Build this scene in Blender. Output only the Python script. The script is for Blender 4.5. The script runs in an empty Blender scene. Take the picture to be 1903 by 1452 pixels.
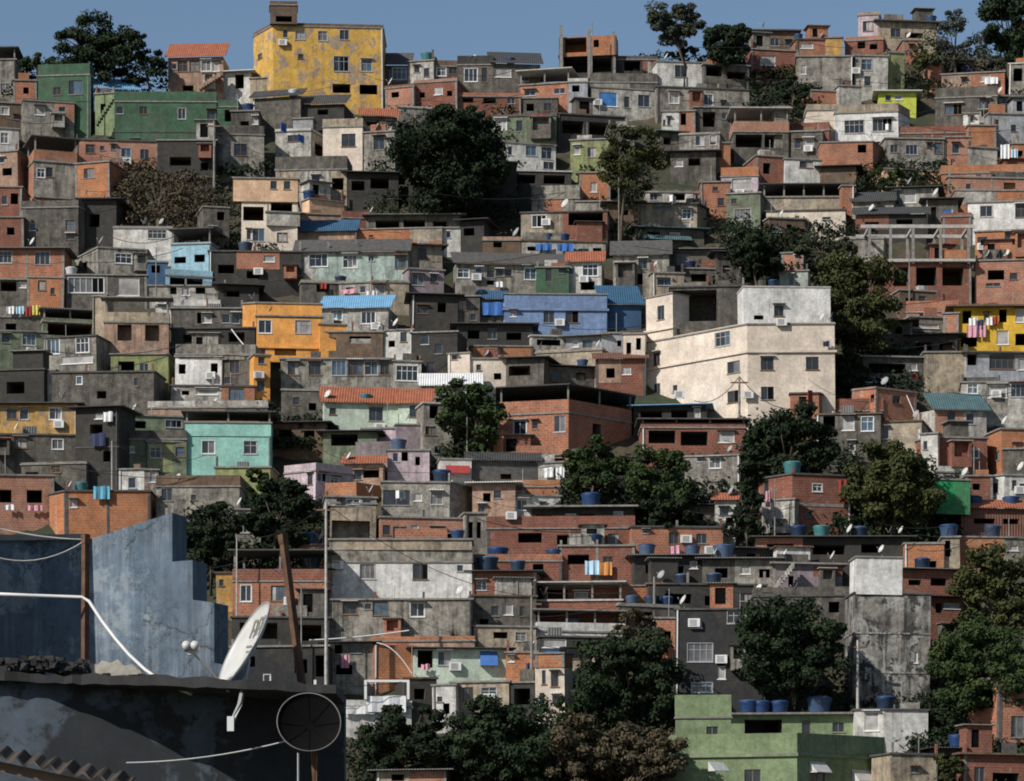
import bpy, math, random
from mathutils import Vector, Matrix
random.seed(11)
SC = bpy.context.scene
COL = SC.collection
F, CX, CY, HOR = 6000.0, 951.5, 726.0, 1700.0     # focal length and horizon, in photograph pixels

def scale_at(py): return 18.0 + (py - 100.0) * 9.0 / 1300.0
def dist_at(py): return F / scale_at(py)
def P(px, py, Y): return Vector(((px - CX) * Y / F, Y, (HOR - py) * Y / F))
def U(a, b): return random.uniform(a, b)

# ------------------------------------------------------------------ materials
MATS = {}
def newmat(name):
    m = bpy.data.materials.new(name); m.use_nodes = True
    nt = m.node_tree; nt.nodes.clear()
    out = nt.nodes.new('ShaderNodeOutputMaterial'); b = nt.nodes.new('ShaderNodeBsdfPrincipled')
    nt.links.new(b.outputs[0], out.inputs[0])
    return m, nt, b
def N(nt, t, **kw):
    n = nt.nodes.new(t)
    for k, v in kw.items():
        if k in n.inputs: n.inputs[k].default_value = v
        else: setattr(n, k, v)
    return n
def ramp(nt, src, p0, p1, c0=(0,0,0,1), c1=(1,1,1,1)):
    r = nt.nodes.new('ShaderNodeValToRGB'); e = r.color_ramp.elements
    e[0].position, e[1].position, e[0].color, e[1].color = p0, p1, c0, c1
    nt.links.new(src, r.inputs[0]); return r.outputs[0]
def mixc(nt, fac, a, b, mode='MIX'):
    m = nt.nodes.new('ShaderNodeMix'); m.data_type = 'RGBA'; m.blend_type = mode
    for v, i in ((fac, 0), (a, 6), (b, 7)):
        if isinstance(v, (int, float)): m.inputs[i].default_value = v
        elif isinstance(v, tuple): m.inputs[i].default_value = v if len(v) == 4 else (*v, 1)
        else: nt.links.new(v, m.inputs[i])
    return m.outputs[2]
def coords(nt):
    tc = nt.nodes.new('ShaderNodeTexCoord'); oi = nt.nodes.new('ShaderNodeObjectInfo')
    sc = N(nt, 'ShaderNodeVectorMath', operation='SCALE'); 
    cb = nt.nodes.new('ShaderNodeCombineXYZ')
    for i in range(3): nt.links.new(oi.outputs['Random'], cb.inputs[i])
    nt.links.new(cb.outputs[0], sc.inputs[0]); sc.inputs['Scale'].default_value = 90.0
    ad = N(nt, 'ShaderNodeVectorMath', operation='ADD')
    nt.links.new(tc.outputs['Object'], ad.inputs[0]); nt.links.new(sc.outputs[0], ad.inputs[1])
    return tc.outputs['Object'], ad.outputs[0], oi.outputs['Random']
def stretched(nt, vec, s):
    m = N(nt, 'ShaderNodeVectorMath', operation='MULTIPLY'); nt.links.new(vec, m.inputs[0])
    m.inputs[1].default_value = s; return m.outputs[0]
def noise(nt, vec, scale, detail=5, rough=.6):
    n = N(nt, 'ShaderNodeTexNoise', Scale=scale, Detail=detail, Roughness=rough)
    nt.links.new(vec, n.inputs['Vector']); return n.outputs['Fac']
def bump(nt, b, h, strength=.3, dist=.03):
    bp = N(nt, 'ShaderNodeBump', Strength=strength, Distance=dist)
    nt.links.new(h, bp.inputs['Height']); nt.links.new(bp.outputs[0], b.inputs['Normal'])

GRIME = (.030, .027, .023)
def plaster(name, rgb, stain=.5, patch=None, patch_amt=0.0, rough=.9):
    m, nt, b = newmat(name)
    raw, v, rnd = coords(nt)
    big = noise(nt, v, .45, 6)
    c = mixc(nt, ramp(nt, big, .35, .68), tuple(x * .78 for x in rgb), tuple(min(1, x * 1.14) for x in rgb))
    if patch_amt:
        pn = noise(nt, v, .9, 8, .7)
        c = mixc(nt, ramp(nt, pn, .62 - patch_amt * .25, .66 - patch_amt * .25), c, patch)
    if stain > .35:                                    # cement repairs, in soft edged patches
        vo = N(nt, 'ShaderNodeTexVoronoi', Scale=.55); wob = noise(nt, v, 2.0, 4)
        av = N(nt, 'ShaderNodeVectorMath', operation='ADD'); nt.links.new(v, av.inputs[0])
        cb = nt.nodes.new('ShaderNodeCombineXYZ')
        for q in range(3): nt.links.new(wob, cb.inputs[q])
        nt.links.new(cb.outputs[0], av.inputs[1]); nt.links.new(av.outputs[0], vo.inputs['Vector'])
        k0 = N(nt, 'ShaderNodeMath', operation='MULTIPLY'); sx = nt.nodes.new('ShaderNodeSeparateColor'); nt.links.new(vo.outputs['Color'], sx.inputs[0])
        nt.links.new(ramp(nt, sx.outputs[0], .72, .78), k0.inputs[0]); k0.inputs[1].default_value = min(.75, stain * .8)
        g = sum(rgb) / 3
        c = mixc(nt, k0.outputs[0], c, (g * .55 + .04, g * .5 + .036, g * .44 + .03))
    mot = noise(nt, v, 1.5, 10, .78)
    lo = max(.30, 1 - stain * .85)
    c = mixc(nt, 1.0, c, ramp(nt, mot, .36, .62, (lo, lo * .98, lo * .95, 1), (1.12, 1.12, 1.10, 1)), 'MULTIPLY')
    st = noise(nt, stretched(nt, v, (2.0, 2.0, .13)), 1.2, 7, .7)
    st2 = noise(nt, v, .6, 6, .7)
    mu = N(nt, 'ShaderNodeMath', operation='MULTIPLY')
    nt.links.new(ramp(nt, st, .44, .66), mu.inputs[0]); nt.links.new(ramp(nt, st2, .38, .58), mu.inputs[1])
    k = N(nt, 'ShaderNodeMath', operation='MULTIPLY'); nt.links.new(mu.outputs[0], k.inputs[0]); k.inputs[1].default_value = min(1.3, stain * 1.25)
    k.use_clamp = True
    c = mixc(nt, k.outputs[0], c, GRIME)
    fine = noise(nt, v, 5.0, 6, .75)
    c = mixc(nt, .85, c, ramp(nt, fine, .28, .72, (.60, .60, .60, 1), (1.16, 1.15, 1.13, 1)), 'MULTIPLY')
    nt.links.new(c, b.inputs['Base Color']); b.inputs['Roughness'].default_value = rough
    bump(nt, b, fine, .25, .02)
    MATS[name] = m; return m
def brick(name, c1, c2, mortar, stain=.5):
    m, nt, b = newmat(name)
    raw, v, rnd = coords(nt)
    sp = nt.nodes.new('ShaderNodeSeparateXYZ'); nt.links.new(raw, sp.inputs[0])
    a = N(nt, 'ShaderNodeMath', operation='ADD'); nt.links.new(sp.outputs[0], a.inputs[0]); nt.links.new(sp.outputs[1], a.inputs[1])
    cb = nt.nodes.new('ShaderNodeCombineXYZ'); nt.links.new(a.outputs[0], cb.inputs[0]); nt.links.new(sp.outputs[2], cb.inputs[1])
    bt = N(nt, 'ShaderNodeTexBrick', Scale=1.0)
    bt.inputs['Color1'].default_value = (*c1, 1); bt.inputs['Color2'].default_value = (*c2, 1); bt.inputs['Mortar'].default_value = (*mortar, 1)
    bt.inputs['Mortar Size'].default_value = .018; bt.inputs['Brick Width'].default_value = .34; bt.inputs['Row Height'].default_value = .2
    bt.inputs['Bias'].default_value = -.1
    nt.links.new(cb.outputs[0], bt.inputs['Vector'])
    c = bt.outputs['Color']
    big = noise(nt, v, .7, 6)
    c = mixc(nt, 1.0, c, ramp(nt, big, .3, .7, (.70, .62, .58, 1), (1.12, 1.1, 1.06, 1)), 'MULTIPLY')
    st = noise(nt, stretched(nt, v, (1.3, 1.3, .3)), 1.2, 6, .7)
    k = N(nt, 'ShaderNodeMath', operation='MULTIPLY'); nt.links.new(ramp(nt, st, .5, .75), k.inputs[0]); k.inputs[1].default_value = stain
    c = mixc(nt, k.outputs[0], c, (.06, .05, .045))
    sm = noise(nt, v, 1.3, 4)
    k2 = N(nt, 'ShaderNodeMath', operation='MULTIPLY'); nt.links.new(ramp(nt, sm, .60, .66), k2.inputs[0]); k2.inputs[1].default_value = .55
    c = mixc(nt, k2.outputs[0], c, (.25, .19, .15))
    fine = noise(nt, v, 6.0, 5, .7)
    c = mixc(nt, .8, c, ramp(nt, fine, .3, .7, (.62, .60, .58, 1), (1.15, 1.15, 1.15, 1)), 'MULTIPLY')
    nt.links.new(c, b.inputs['Base Color']); b.inputs['Roughness'].default_value = .92
    bump(nt, b, bt.outputs['Fac'], .5, -.012)
    MATS[name] = m; return m
def plain(name, rgb, rough=.6, var=.35, metal=0.0, scale=3.0, spec=.5, fade=None):
    m, nt, b = newmat(name)
    raw, v, rnd = coords(nt)
    n = noise(nt, v, scale, 5)
    lo, hi = 1 - var, 1 + var * .4
    c = mixc(nt, 1.0, (*rgb, 1), ramp(nt, n, .3, .7, (lo, lo, lo, 1), (hi, hi, hi, 1)), 'MULTIPLY')
    if fade: c = mixc(nt, ramp(nt, rnd, .35, 1.0, (0, 0, 0, 1), (.8, .8, .8, 1)), c, fade)
    nt.links.new(c, b.inputs['Base Color']); b.inputs['Roughness'].default_value = rough; b.inputs['Metallic'].default_value = metal
    b.inputs['Specular IOR Level'].default_value = spec
    MATS[name] = m; return m
def ribbed(name, rgb, pitch=.18, var=.4, rough=.75, rows=0.0):
    m, nt, b = newmat(name)
    raw, v, rnd = coords(nt)
    w = N(nt, 'ShaderNodeTexWave', Scale=1 / pitch / 6.283 * 2 * math.pi / 3.14159, Distortion=.3)
    w.bands_direction = 'X'; nt.links.new(raw, w.inputs['Vector'])
    n = noise(nt, v, 1.4, 6, .7)
    c = mixc(nt, 1.0, (*rgb, 1), ramp(nt, n, .3, .7, (1 - var, 1 - var, 1 - var, 1), (1.15, 1.15, 1.15, 1)), 'MULTIPLY')
    c = mixc(nt, .5, c, ramp(nt, w.outputs['Fac'], 0, .6, (.55, .55, .55, 1), (1, 1, 1, 1)), 'MULTIPLY')
    nt.links.new(c, b.inputs['Base Color']); b.inputs['Roughness'].default_value = rough
    bump(nt, b, w.outputs['Fac'], .7, .05)
    MATS[name] = m; return m

def glassmat(name, rgb, rough=.12):
    m, nt, b = newmat(name)
    raw, v, rnd = coords(nt)
    n = noise(nt, v, 1.2, 3)
    c = mixc(nt, ramp(nt, n, .35, .65), tuple(x * .5 for x in rgb), rgb)
    nt.links.new(c, b.inputs['Base Color']); b.inputs['Roughness'].default_value = rough
    b.inputs['Specular IOR Level'].default_value = .5
    MATS[name] = m; return m

plaster('wh', (.66, .65, .62), .45)
plaster('cr', (.68, .585, .495), .13)
plaster('be', (.46, .38, .28), .6)
plaster('gr', (.36, .335, .29), .8)
plaster('gw', (.54, .52, .475), .75)
plaster('gd', (.165, .15, .128), .85)  # dark grey for weathered concrete and for house shade put into colour
plaster('bk', (.045, .042, .038), .6)  # near-black, paints in the dark of gaps, hollows and shaded houses
plaster('ye', (.66, .40, .085), .3, (.36, .27, .20), .42)
plaster('yo', (.56, .33, .10), .4, (.30, .24, .18), .35)
plaster('yl', (.66, .41, .04), .2)
plaster('or', (.74, .34, .085), .22)
plaster('gn', (.055, .135, .075), .4)
plaster('gl', (.22, .29, .155), .3)
plaster('li', (.30, .33, .14), .5)
plaster('ly', (.50, .56, .08), .2)
plaster('mt', (.27, .52, .46), .12)
plaster('mi', (.52, .61, .51), .25)
plaster('te', (.40, .50, .46), .55)
plaster('bl', (.17, .25, .43), .25)
plaster('lb', (.30, .50, .62), .25)
plaster('db', (.05, .12, .24), .3)
plaster('bg', (.38, .40, .44), .45)
plaster('pi', (.54, .44, .49), .35)
plaster('ma', (.31, .25, .28), .45)
plaster('pe', (.66, .44, .29), .2)
plaster('sa', (.46, .30, .22), .55)
plaster('gg', (.20, .24, .16), .6)
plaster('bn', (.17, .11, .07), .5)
plaster('eg', (.03, .34, .12), .4)
plaster('mo', (.030, .031, .034), .7)  # near-black for mould and for painted shade
plaster('bw_shade', (.075, .10, .135), .34, (.018, .023, .030), .6)  # dark blue with black patches: parapet shade painted in along with mould
plaster('gs', (.42, .41, .385), 1.25, (.06, .057, .052), .42)
plaster('ws', (.74, .73, .71), .34)
plaster('bw', (.115, .165, .225), .34, (.25, .30, .345), .35)
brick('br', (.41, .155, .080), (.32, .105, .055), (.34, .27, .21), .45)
brick('bd', (.26, .085, .05), (.19, .06, .035), (.22, .16, .13), .55)  # darker red brick, also paints shade onto brick houses
brick('bp', (.42, .185, .115), (.34, .135, .085), (.36, .30, .25), .35)
brick('bo', (.47, .175, .065), (.38, .125, .05), (.36, .27, .19), .25)
def weather_blue():
    m = MATS['bw']; nt = m.node_tree; b = next(n for n in nt.nodes if n.type == 'BSDF_PRINCIPLED')
    src = b.inputs['Base Color'].links[0].from_socket
    tc = nt.nodes.new('ShaderNodeTexCoord'); v = tc.outputs['Object']
    s1 = noise(nt, stretched(nt, v, (7, 7, .35)), 1.0, 8, .75); s2 = noise(nt, v, 1.6, 6, .7)
    k = N(nt, 'ShaderNodeMath', operation='MULTIPLY'); nt.links.new(ramp(nt, s1, .48, .66), k.inputs[0]); nt.links.new(ramp(nt, s2, .35, .6), k.inputs[1])
    k2 = N(nt, 'ShaderNodeMath', operation='MULTIPLY'); nt.links.new(k.outputs[0], k2.inputs[0]); k2.inputs[1].default_value = .6
    c = mixc(nt, k2.outputs[0], src, (.30, .345, .385))
    d = noise(nt, stretched(nt, v, (9, 9, .5)), 1.3, 8, .8)
    k3 = N(nt, 'ShaderNodeMath', operation='MULTIPLY'); nt.links.new(ramp(nt, d, .56, .70), k3.inputs[0]); k3.inputs[1].default_value = .75
    c = mixc(nt, k3.outputs[0], c, (.035, .045, .06))
    vo = N(nt, 'ShaderNodeTexVoronoi', Scale=1.1, feature='DISTANCE_TO_EDGE')
    wob = noise(nt, v, 3.0, 6, .7); cb = nt.nodes.new('ShaderNodeCombineXYZ')
    for q in range(3): nt.links.new(wob, cb.inputs[q])
    av = N(nt, 'ShaderNodeVectorMath', operation='ADD'); nt.links.new(v, av.inputs[0]); nt.links.new(cb.outputs[0], av.inputs[1]); nt.links.new(av.outputs[0], vo.inputs['Vector'])
    c = mixc(nt, ramp(nt, vo.outputs['Distance'], .004, .014, (.8, .8, .8, 1), (0, 0, 0, 1)), c, (.03, .035, .04))
    nt.links.new(c, b.inputs['Base Color'])
weather_blue()
plain('conc', (.23, .215, .195), .9, .45)
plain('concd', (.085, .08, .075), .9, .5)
plain('concl', (.42, .40, .37), .9, .35)
plain('metal', (.42, .42, .41), .45, .3, .3)
plain('pvc', (.68, .68, .66), .45, .12)
plain('alu', (.42, .42, .43), .4, .15, .4)
plain('wood', (.16, .095, .05), .6, .3)
plain('rust', (.125, .062, .032), .85, .6, 0, 9)
plain('tankb', (.016, .052, .15), .5, .45, fade=(.09, .13, .19))
plain('tankd', (.012, .030, .07), .5, .45, fade=(.05, .07, .10))
plain('tankt', (.06, .19, .20), .45, .3)
plain('tankw', (.55, .56, .56), .5, .3)
plain('dishw', (.54, .53, .50), .5, .25)
plain('dishg', (.30, .30, .30), .5, .2)
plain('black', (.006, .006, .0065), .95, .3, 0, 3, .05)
plain('cable', (.02, .02, .02), .6, .1)
plain('cablew', (.62, .61, .58), .5, .15)
for nm, c in dict(cw=(.72,.72,.72), cb=(.05,.15,.42), cp=(.60,.30,.36), cr=(.30,.035,.03), co=(.55,.24,.07), cn=(.03,.04,.09), ct=(.12,.35,.48), cg=(.04,.25,.13), cy=(.6,.48,.10), clb=(.42,.60,.72)).items():
    plain('cloth_' + nm, c, .9, .2)
ribbed('tile', (.36, .115, .055), .22)
ribbed('tiled', (.17, .075, .05), .22)
ribbed('sheet', (.17, .17, .165), .2)
ribbed('sheetbr', (.075, .058, .045), .2)
ribbed('sheetd', (.055, .055, .056), .2)
ribbed('sheetb', (.16, .36, .56), .2, .25)
ribbed('sheetw', (.68, .68, .67), .2, .15)
ribbed('sheettl', (.08, .15, .16), .2)
ribbed('sheetdb', (.035, .11, .20), .2)
plain('gd1', (.012, .013, .015), .9, .2)
glassmat('glass', (.035, .04, .048))
glassmat('glassb', (.08, .13, .18), .2)
glassmat('curt', (.40, .38, .36), .5)
glassmat('curtg', (.16, .16, .16), .35)
glassmat('glassbl', (.06, .20, .50), .3)

# ------------------------------------------------------------------ mesh builder
class MB:
    def __init__(s): s.v = []; s.f = []
    def quad(s, a, b, c, d):
        i = len(s.v); s.v += [a, b, c, d]; s.f.append((i, i+1, i+2, i+3))
    def face(s, pts):
        i = len(s.v); s.v += list(pts); s.f.append(tuple(range(i, i + len(pts))))
    def hexa(s, p):          # 8 points: bottom ring 0-3, top ring 4-7, counter-clockwise from above
        i = len(s.v); s.v += list(p)
        for q in ((3,2,1,0), (4,5,6,7), (0,1,5,4), (1,2,6,5), (2,3,7,6), (3,0,4,7)): s.f.append(tuple(i + k for k in q))
    def obox(s, o, d, n, u0, u1, n0, n1, z0, z1):   # box in a wall frame: origin, along, outward normal
        def q(u, k, z): return Vector((o.x + d.x*u + n.x*k, o.y + d.y*u + n.y*k, z))
        s.hexa([q(u0,n1,z0), q(u1,n1,z0), q(u1,n0,z0), q(u0,n0,z0), q(u0,n1,z1), q(u1,n1,z1), q(u1,n0,z1), q(u0,n0,z1)])
    def box(s, x0, x1, y0, y1, z0, z1):
        V = Vector
        s.hexa([V((x0,y0,z0)), V((x1,y0,z0)), V((x1,y1,z0)), V((x0,y1,z0)), V((x0,y0,z1)), V((x1,y0,z1)), V((x1,y1,z1)), V((x0,y1,z1))])
    def prism(s, pts, z0, z1):
        n = len(pts); i = len(s.v)
        s.v += [Vector((p.x, p.y, z0)) for p in pts] + [Vector((p.x, p.y, z1)) for p in pts]
        s.f.append(tuple(i + k for k in reversed(range(n)))); s.f.append(tuple(i + n + k for k in range(n)))
        for k in range(n):
            j = (k + 1) % n; s.f.append((i+k, i+j, i+n+j, i+n+k))
    def tube(s, pts, r, n=6, r1=None):
        rings = []
        for k, p in enumerate(pts):
            a = pts[max(0, k-1)]; b = pts[min(len(pts)-1, k+1)]
            t = (b - a).normalized(); x = t.cross(Vector((0,0,1)))
            if x.length < .01: x = t.cross(Vector((1,0,0)))
            x.normalize(); y = t.cross(x)
            rr = r if r1 is None else r + (r1 - r) * k / max(1, len(pts)-1)
            i = len(s.v)
            s.v += [p + x*rr*math.cos(2*math.pi*q/n) + y*rr*math.sin(2*math.pi*q/n) for q in range(n)]
            rings.append(i)
        for a, b in zip(rings, rings[1:]):
            for q in range(n): s.f.append((a+q, a+(q+1)%n, b+(q+1)%n, b+q))
        s.f.append(tuple(rings[0]+q for q in reversed(range(n)))); s.f.append(tuple(rings[-1]+q for q in range(n)))
    def lathe(s, prof, n=14, c=Vector((0,0,0))):
        rings = []
        for r, z in prof:
            i = len(s.v); s.v += [c + Vector((r*math.cos(2*math.pi*q/n), r*math.sin(2*math.pi*q/n), z)) for q in range(n)]; rings.append(i)
        for a, b in zip(rings, rings[1:]):
            for q in range(n): s.f.append((a+q, a+(q+1)%n, b+(q+1)%n, b+q))
        s.f.append(tuple(rings[0]+q for q in reversed(range(n)))); s.f.append(tuple(rings[-1]+q for q in range(n)))
    def build(s, name, mat, parent=None, smooth=False, loc=None):
        me = bpy.data.meshes.new(name); me.from_pydata([tuple(v) for v in s.v], [], s.f)
        me.materials.append(MATS[mat] if isinstance(mat, str) else mat)
        if smooth: me.polygons.foreach_set('use_smooth', [True] * len(me.polygons))
        o = bpy.data.objects.new(name, me); COL.objects.link(o)
        if parent: o.parent = parent
        if loc is not None: o.location = loc
        return o

def tag(o, label, cat, group=None, kind=None):
    if label: o['label'] = label
    if cat: o['category'] = cat
    if group: o['group'] = group
    if kind: o['kind'] = kind
    return o
def empty(name, loc, label, cat, group=None):
    o = bpy.data.objects.new(name, None); COL.objects.link(o); o.location = loc; o.empty_display_size = .3
    return tag(o, label, cat, group)
def copy_tree(root, loc, rotz, scale, label):
    r = root.copy(); COL.objects.link(r); r.location = loc; r.rotation_euler = (0, 0, rotz); r.scale = (scale,) * 3; r['label'] = label
    for ch in list(root.children):
        c = ch.copy(); COL.objects.link(c); c.parent = r
        for g in ch.children:
            d = g.copy(); COL.objects.link(d); d.parent = c
    return r

def offset_poly(pts, o):
    n = len(pts); out = []
    for i in range(n):
        a, b, c = pts[i-1], pts[i], pts[(i+1) % n]
        d1 = (b - a).normalized(); d2 = (c - b).normalized()
        n1 = Vector((d1.y, -d1.x, 0)); n2 = Vector((d2.y, -d2.x, 0))
        m = n1 + n2; k = m.dot(n1)
        out.append(b + m * (o / max(k, .35)))
    return out

# ------------------------------------------------------------------ houses
HOUSES = []
HGROUP = 'houses stacked up the hillside'
def wall_face(mb, o, d, n, L, z0, H, ops):
    us = sorted({0.0, L, *[x for q in ops for x in q[:2]]}); zs = sorted({z0, H, *[x for q in ops for x in q[2:4]]})
    def pt(u, k, z): return Vector((o.x + d.x*u - n.x*k, o.y + d.y*u - n.y*k, z))
    for u0, u1 in zip(us, us[1:]):
        for a, b in zip(zs, zs[1:]):
            um, zm = (u0+u1)/2, (a+b)/2
            if any(q[0] < um < q[1] and q[2] < zm < q[3] for q in ops): continue
            mb.quad(pt(u0,0,a), pt(u1,0,a), pt(u1,0,b), pt(u0,0,b))
    rooms = []
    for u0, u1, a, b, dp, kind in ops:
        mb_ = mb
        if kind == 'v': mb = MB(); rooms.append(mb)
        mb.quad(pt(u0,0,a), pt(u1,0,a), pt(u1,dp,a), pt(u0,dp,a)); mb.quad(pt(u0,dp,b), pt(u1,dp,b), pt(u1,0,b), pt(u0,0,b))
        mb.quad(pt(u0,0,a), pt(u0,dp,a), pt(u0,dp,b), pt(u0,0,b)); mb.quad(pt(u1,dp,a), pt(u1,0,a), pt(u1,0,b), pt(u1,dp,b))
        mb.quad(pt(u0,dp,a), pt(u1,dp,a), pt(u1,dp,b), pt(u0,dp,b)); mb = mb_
    return rooms
def parse_w(W):
    out = []
    for t in W.split():
        k = 'g'
        if t[-1].isalpha(): k, t = t[-1], t[:-1]
        q = [float(x) for x in t.split(',')]
        if len(q) == 2: q += [18, 19]
        out.append((*q, k))
    return out
PANES = ['glass', 'glass', 'glass', 'glassb', 'curtg', 'curt', 'glass']
def make_window(root, o, d, n, u0, u1, a, b, kind):
    f = MB(); w, h = u1 - u0, b - a
    t = .055 if kind != 'k' else .035
    n0, n1 = -.11, -.05
    g = .002
    f.obox(o, d, n, u0+g, u1-g, n0, n1, a+g, a+t); f.obox(o, d, n, u0+g, u1-g, n0, n1, b-t, b-g)
    f.obox(o, d, n, u0+g, u0+t, n0, n1, a+t, b-t); f.obox(o, d, n, u1-t, u1-g, n0, n1, a+t, b-t)
    nb = max(0, int(w / .55) - 0) if kind == 'g' else (1 if w > .8 else 0)
    if kind in 'gk' and w > .7:
        nb = max(1, min(nb, 5))
        for i in range(nb):
            uc = u0 + w * (i + 1) / (nb + 1); f.obox(o, d, n, uc-.022, uc+.022, n0+.004, n1-.004, a+t, b-t)
        if kind == 'g' and random.random() < .5: f.obox(o, d, n, u0+t, u1-t, n0+.006, n1-.006, a+h*.66-.02, a+h*.66+.02)
    if kind != 'o': f.obox(o, d, n, u0-.07, u1+.07, .002, .06, a-.07, a-.003)
    if kind == 'g':
        x = .045
        f.obox(o, d, n, u0-x, u1+x, .002, .018, b+.003, b+x); f.obox(o, d, n, u0-x, u0-.003, .002, .018, a-.002, b+.002); f.obox(o, d, n, u1+.003, u1+x, .002, .018, a-.002, b+.002)
    fm = {'g': random.choice(['pvc', 'pvc', 'alu', 'concl', 'wood']), 'k': random.choice(['alu', 'wood', 'conc']), 'o': 'wood', 'c': 'pvc', 'b': 'pvc'}[kind]
    fr = f.build('door' if kind == 'o' else 'window', fm, root)
    if kind in 'gkc' and random.random() < .28:
        q = MB(); e = U(.25, .45); q.obox(o, d, n, u0-.12, u1+.12, .002, e, b+.07, b+.13); q.build('hood', random.choice(['conc', 'concd', 'sheetw', 'tiled', 'concl']), fr)
    p = MB(); pm = {'c': 'curt', 'b': 'glassbl', 'k': 'glass', 'o': 'glass'}.get(kind) or random.choice(PANES)
    if kind in 'gk' and w > .8 and random.random() < .4:
        um = u0 + w * random.choice([.33, .5, .5, .66]); q = MB()
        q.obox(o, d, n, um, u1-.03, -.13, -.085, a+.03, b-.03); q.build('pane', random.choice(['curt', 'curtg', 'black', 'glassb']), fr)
        p.obox(o, d, n, u0+.03, um-.004, -.13, -.085, a+.03, b-.03); p.build('pane', pm, fr)
    else:
        p.obox(o, d, n, u0+.03, u1-.03, -.13, -.085, a+.03, b-.03); p.build('door_leaf' if kind == 'o' else 'pane', pm, fr)

SPEC = []
KEY = set('or mt bl ye yo pi mi te pe lb gn cr ly yl gl ws wh li'.split())
def H(*a, **k): SPEC.append((a, k))
def clear_behind(x0, x1, y0):      # no roof room in front of a painted house
    return not any(a[4] in KEY and min(x1, a[2]) - max(x0, a[0]) > 8 and y0 - 45 < a[3] <= y0 + 18 for a, k in SPEC)
def build_house(x0, y0, x1, y1, m, label, c=None, th=None, ph=None, W='', w=None, p=None, roof='slab', rm='conc', t=None, b=None, d=4.2, fr=None, nm='house', cat='house', oh=.12, bands=()):
    base = b or y1
    Y = dist_at(base); s = F / Y
    rnd = random.random()
    if c is None:
        thr = math.radians(th if th is not None else (U(-15, 15) if x1-x0 < 130 else U(-8, 8) if x1-x0 < 200 else U(-3, 4))); phr = math.pi/2 - thr
        C = P(x0, y1, Y); LR = (x1 - x0) / s / math.cos(thr); LL = d
        xc = x0
    else:
        a_, b_ = c - x0, x1 - c; xc = c
        if th is None:
            thr = math.asin(min(.68, a_ / (s*4.6))) if a_ < b_ else math.pi/2 - math.asin(min(.68, b_ / (s*4.6)))
        else: thr = math.radians(th)
        phr = math.radians(ph) if ph is not None else math.pi/2 - thr
        LR = b_ / s / max(.3, math.cos(thr)); LL = a_ / s / max(.3, math.cos(phr))
        C = P(c, y1, Y)
    H_ = (y1 - y0) / s
    rootloc = C.copy()
    Z0 = -3.0 if b is None else -.01
    dR = Vector((math.cos(thr), math.sin(thr), 0)); dL = Vector((-math.cos(phr), math.sin(phr), 0))
    O = Vector((0, 0, 0)); R = dR * LR; L = dL * LL
    if abs(phr + thr - math.pi/2) < .02: fp = [L, O, R, R + L]
    else: fp = [L, O, R, Vector((R.x, max(R.y, L.y) + d, 0)), Vector((L.x, max(R.y, L.y) + d, 0))]
    root = empty(nm, rootloc, label, cat, HGROUP if cat == 'house' else None)
    hp = p[0] / s if p else 0.0
    Hw = H_ - hp
    faces = [(O, dR, LR)] + ([(L, -dL, LL)] if c is not None else [])
    ops = [[] for _ in faces]
    def addop(fi, uc, zc, ww, hh, k):
        Lf = faces[fi][2]
        u0, u1, a, b_ = max(.12, uc - ww/2), min(Lf - .12, uc + ww/2), max(.06, zc - hh/2), min(Hw - .1, zc + hh/2)
        if u1 - u0 < .2 or b_ - a < .2: return
        for q in ops[fi]:
            if u0 < q[1]+.1 and q[0]-.1 < u1 and a < q[3]+.1 and q[2]-.1 < b_: return
        ops[fi].append((u0, u1, a, b_, 3.3 if k == 'v' else .15, k))
    for cx, cy, ww, hh, k in parse_w(W):
        if c is not None and cx < c: addop(1, LL - (c - cx)/s/max(.3, math.cos(phr)), (y1-cy)/s, ww/s/max(.45, math.cos(phr)), hh/s, k)
        else: addop(0, (cx - xc)/s/math.cos(thr), (y1-cy)/s, ww/s/max(.45, math.cos(thr)), hh/s, k)
    ns = max(1, round(Hw / 2.75))
    if w is None: w = 0 if W else 1
    if w:
        for fi, (o_, d_, Lf) in enumerate(faces):
            if Lf < 1.5 or Hw < 1.5: continue
            for st in range(ns):
                zb = Hw - (st + 1) * min(2.75, Hw / ns)
                k = max(1, int(Lf / 2.5 * w + .4))
                for i in range(k):
                    if random.random() < .12: continue
                    uc = Lf * (i + .5 + U(-.22, .22)) / k
                    r = random.random()
                    if r < .13: addop(fi, uc, zb + 1.05, .8, 2.0, random.choice('ooov'))
                    elif r < .3: addop(fi, uc, zb + 1.75, .55, .5, 'k')
                    elif r < .36: addop(fi, uc, zb + 1.55, U(.9, 1.5), 1.1, 'v')
                    else: addop(fi, uc, zb + 1.55, U(.95, 1.45), U(.95, 1.2), random.choice('gggkkc'))
    wl = MB()
    for fi, (o_, d_, Lf) in enumerate(faces):
        n_ = Vector((d_.y, -d_.x, 0)); 
        for rm_ in wall_face(wl, o_, d_, n_, Lf, Z0, Hw, ops[fi]): rm_.build('room_interior', random.choice(['concd', 'concd', 'gd', 'bn', 'mo']), root)  # dark room colours stand in for the unlit depth
    n = len(fp); skip = {1} | ({0} if c is not None else set())
    for i in range(n):
        if i in skip: continue
        A, B = fp[i], fp[(i+1) % n]
        wl.quad(Vector((A.x,A.y,Z0)), Vector((B.x,B.y,Z0)), Vector((B.x,B.y,Hw)), Vector((A.x,A.y,Hw)))
    wl.face([Vector((q.x, q.y, Hw)) for q in fp])
    wl.build('wall', m, root)
    isbrick = m in ('br', 'bd', 'bp', 'bo')
    if fr is None: fr = isbrick and rnd < .75
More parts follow.
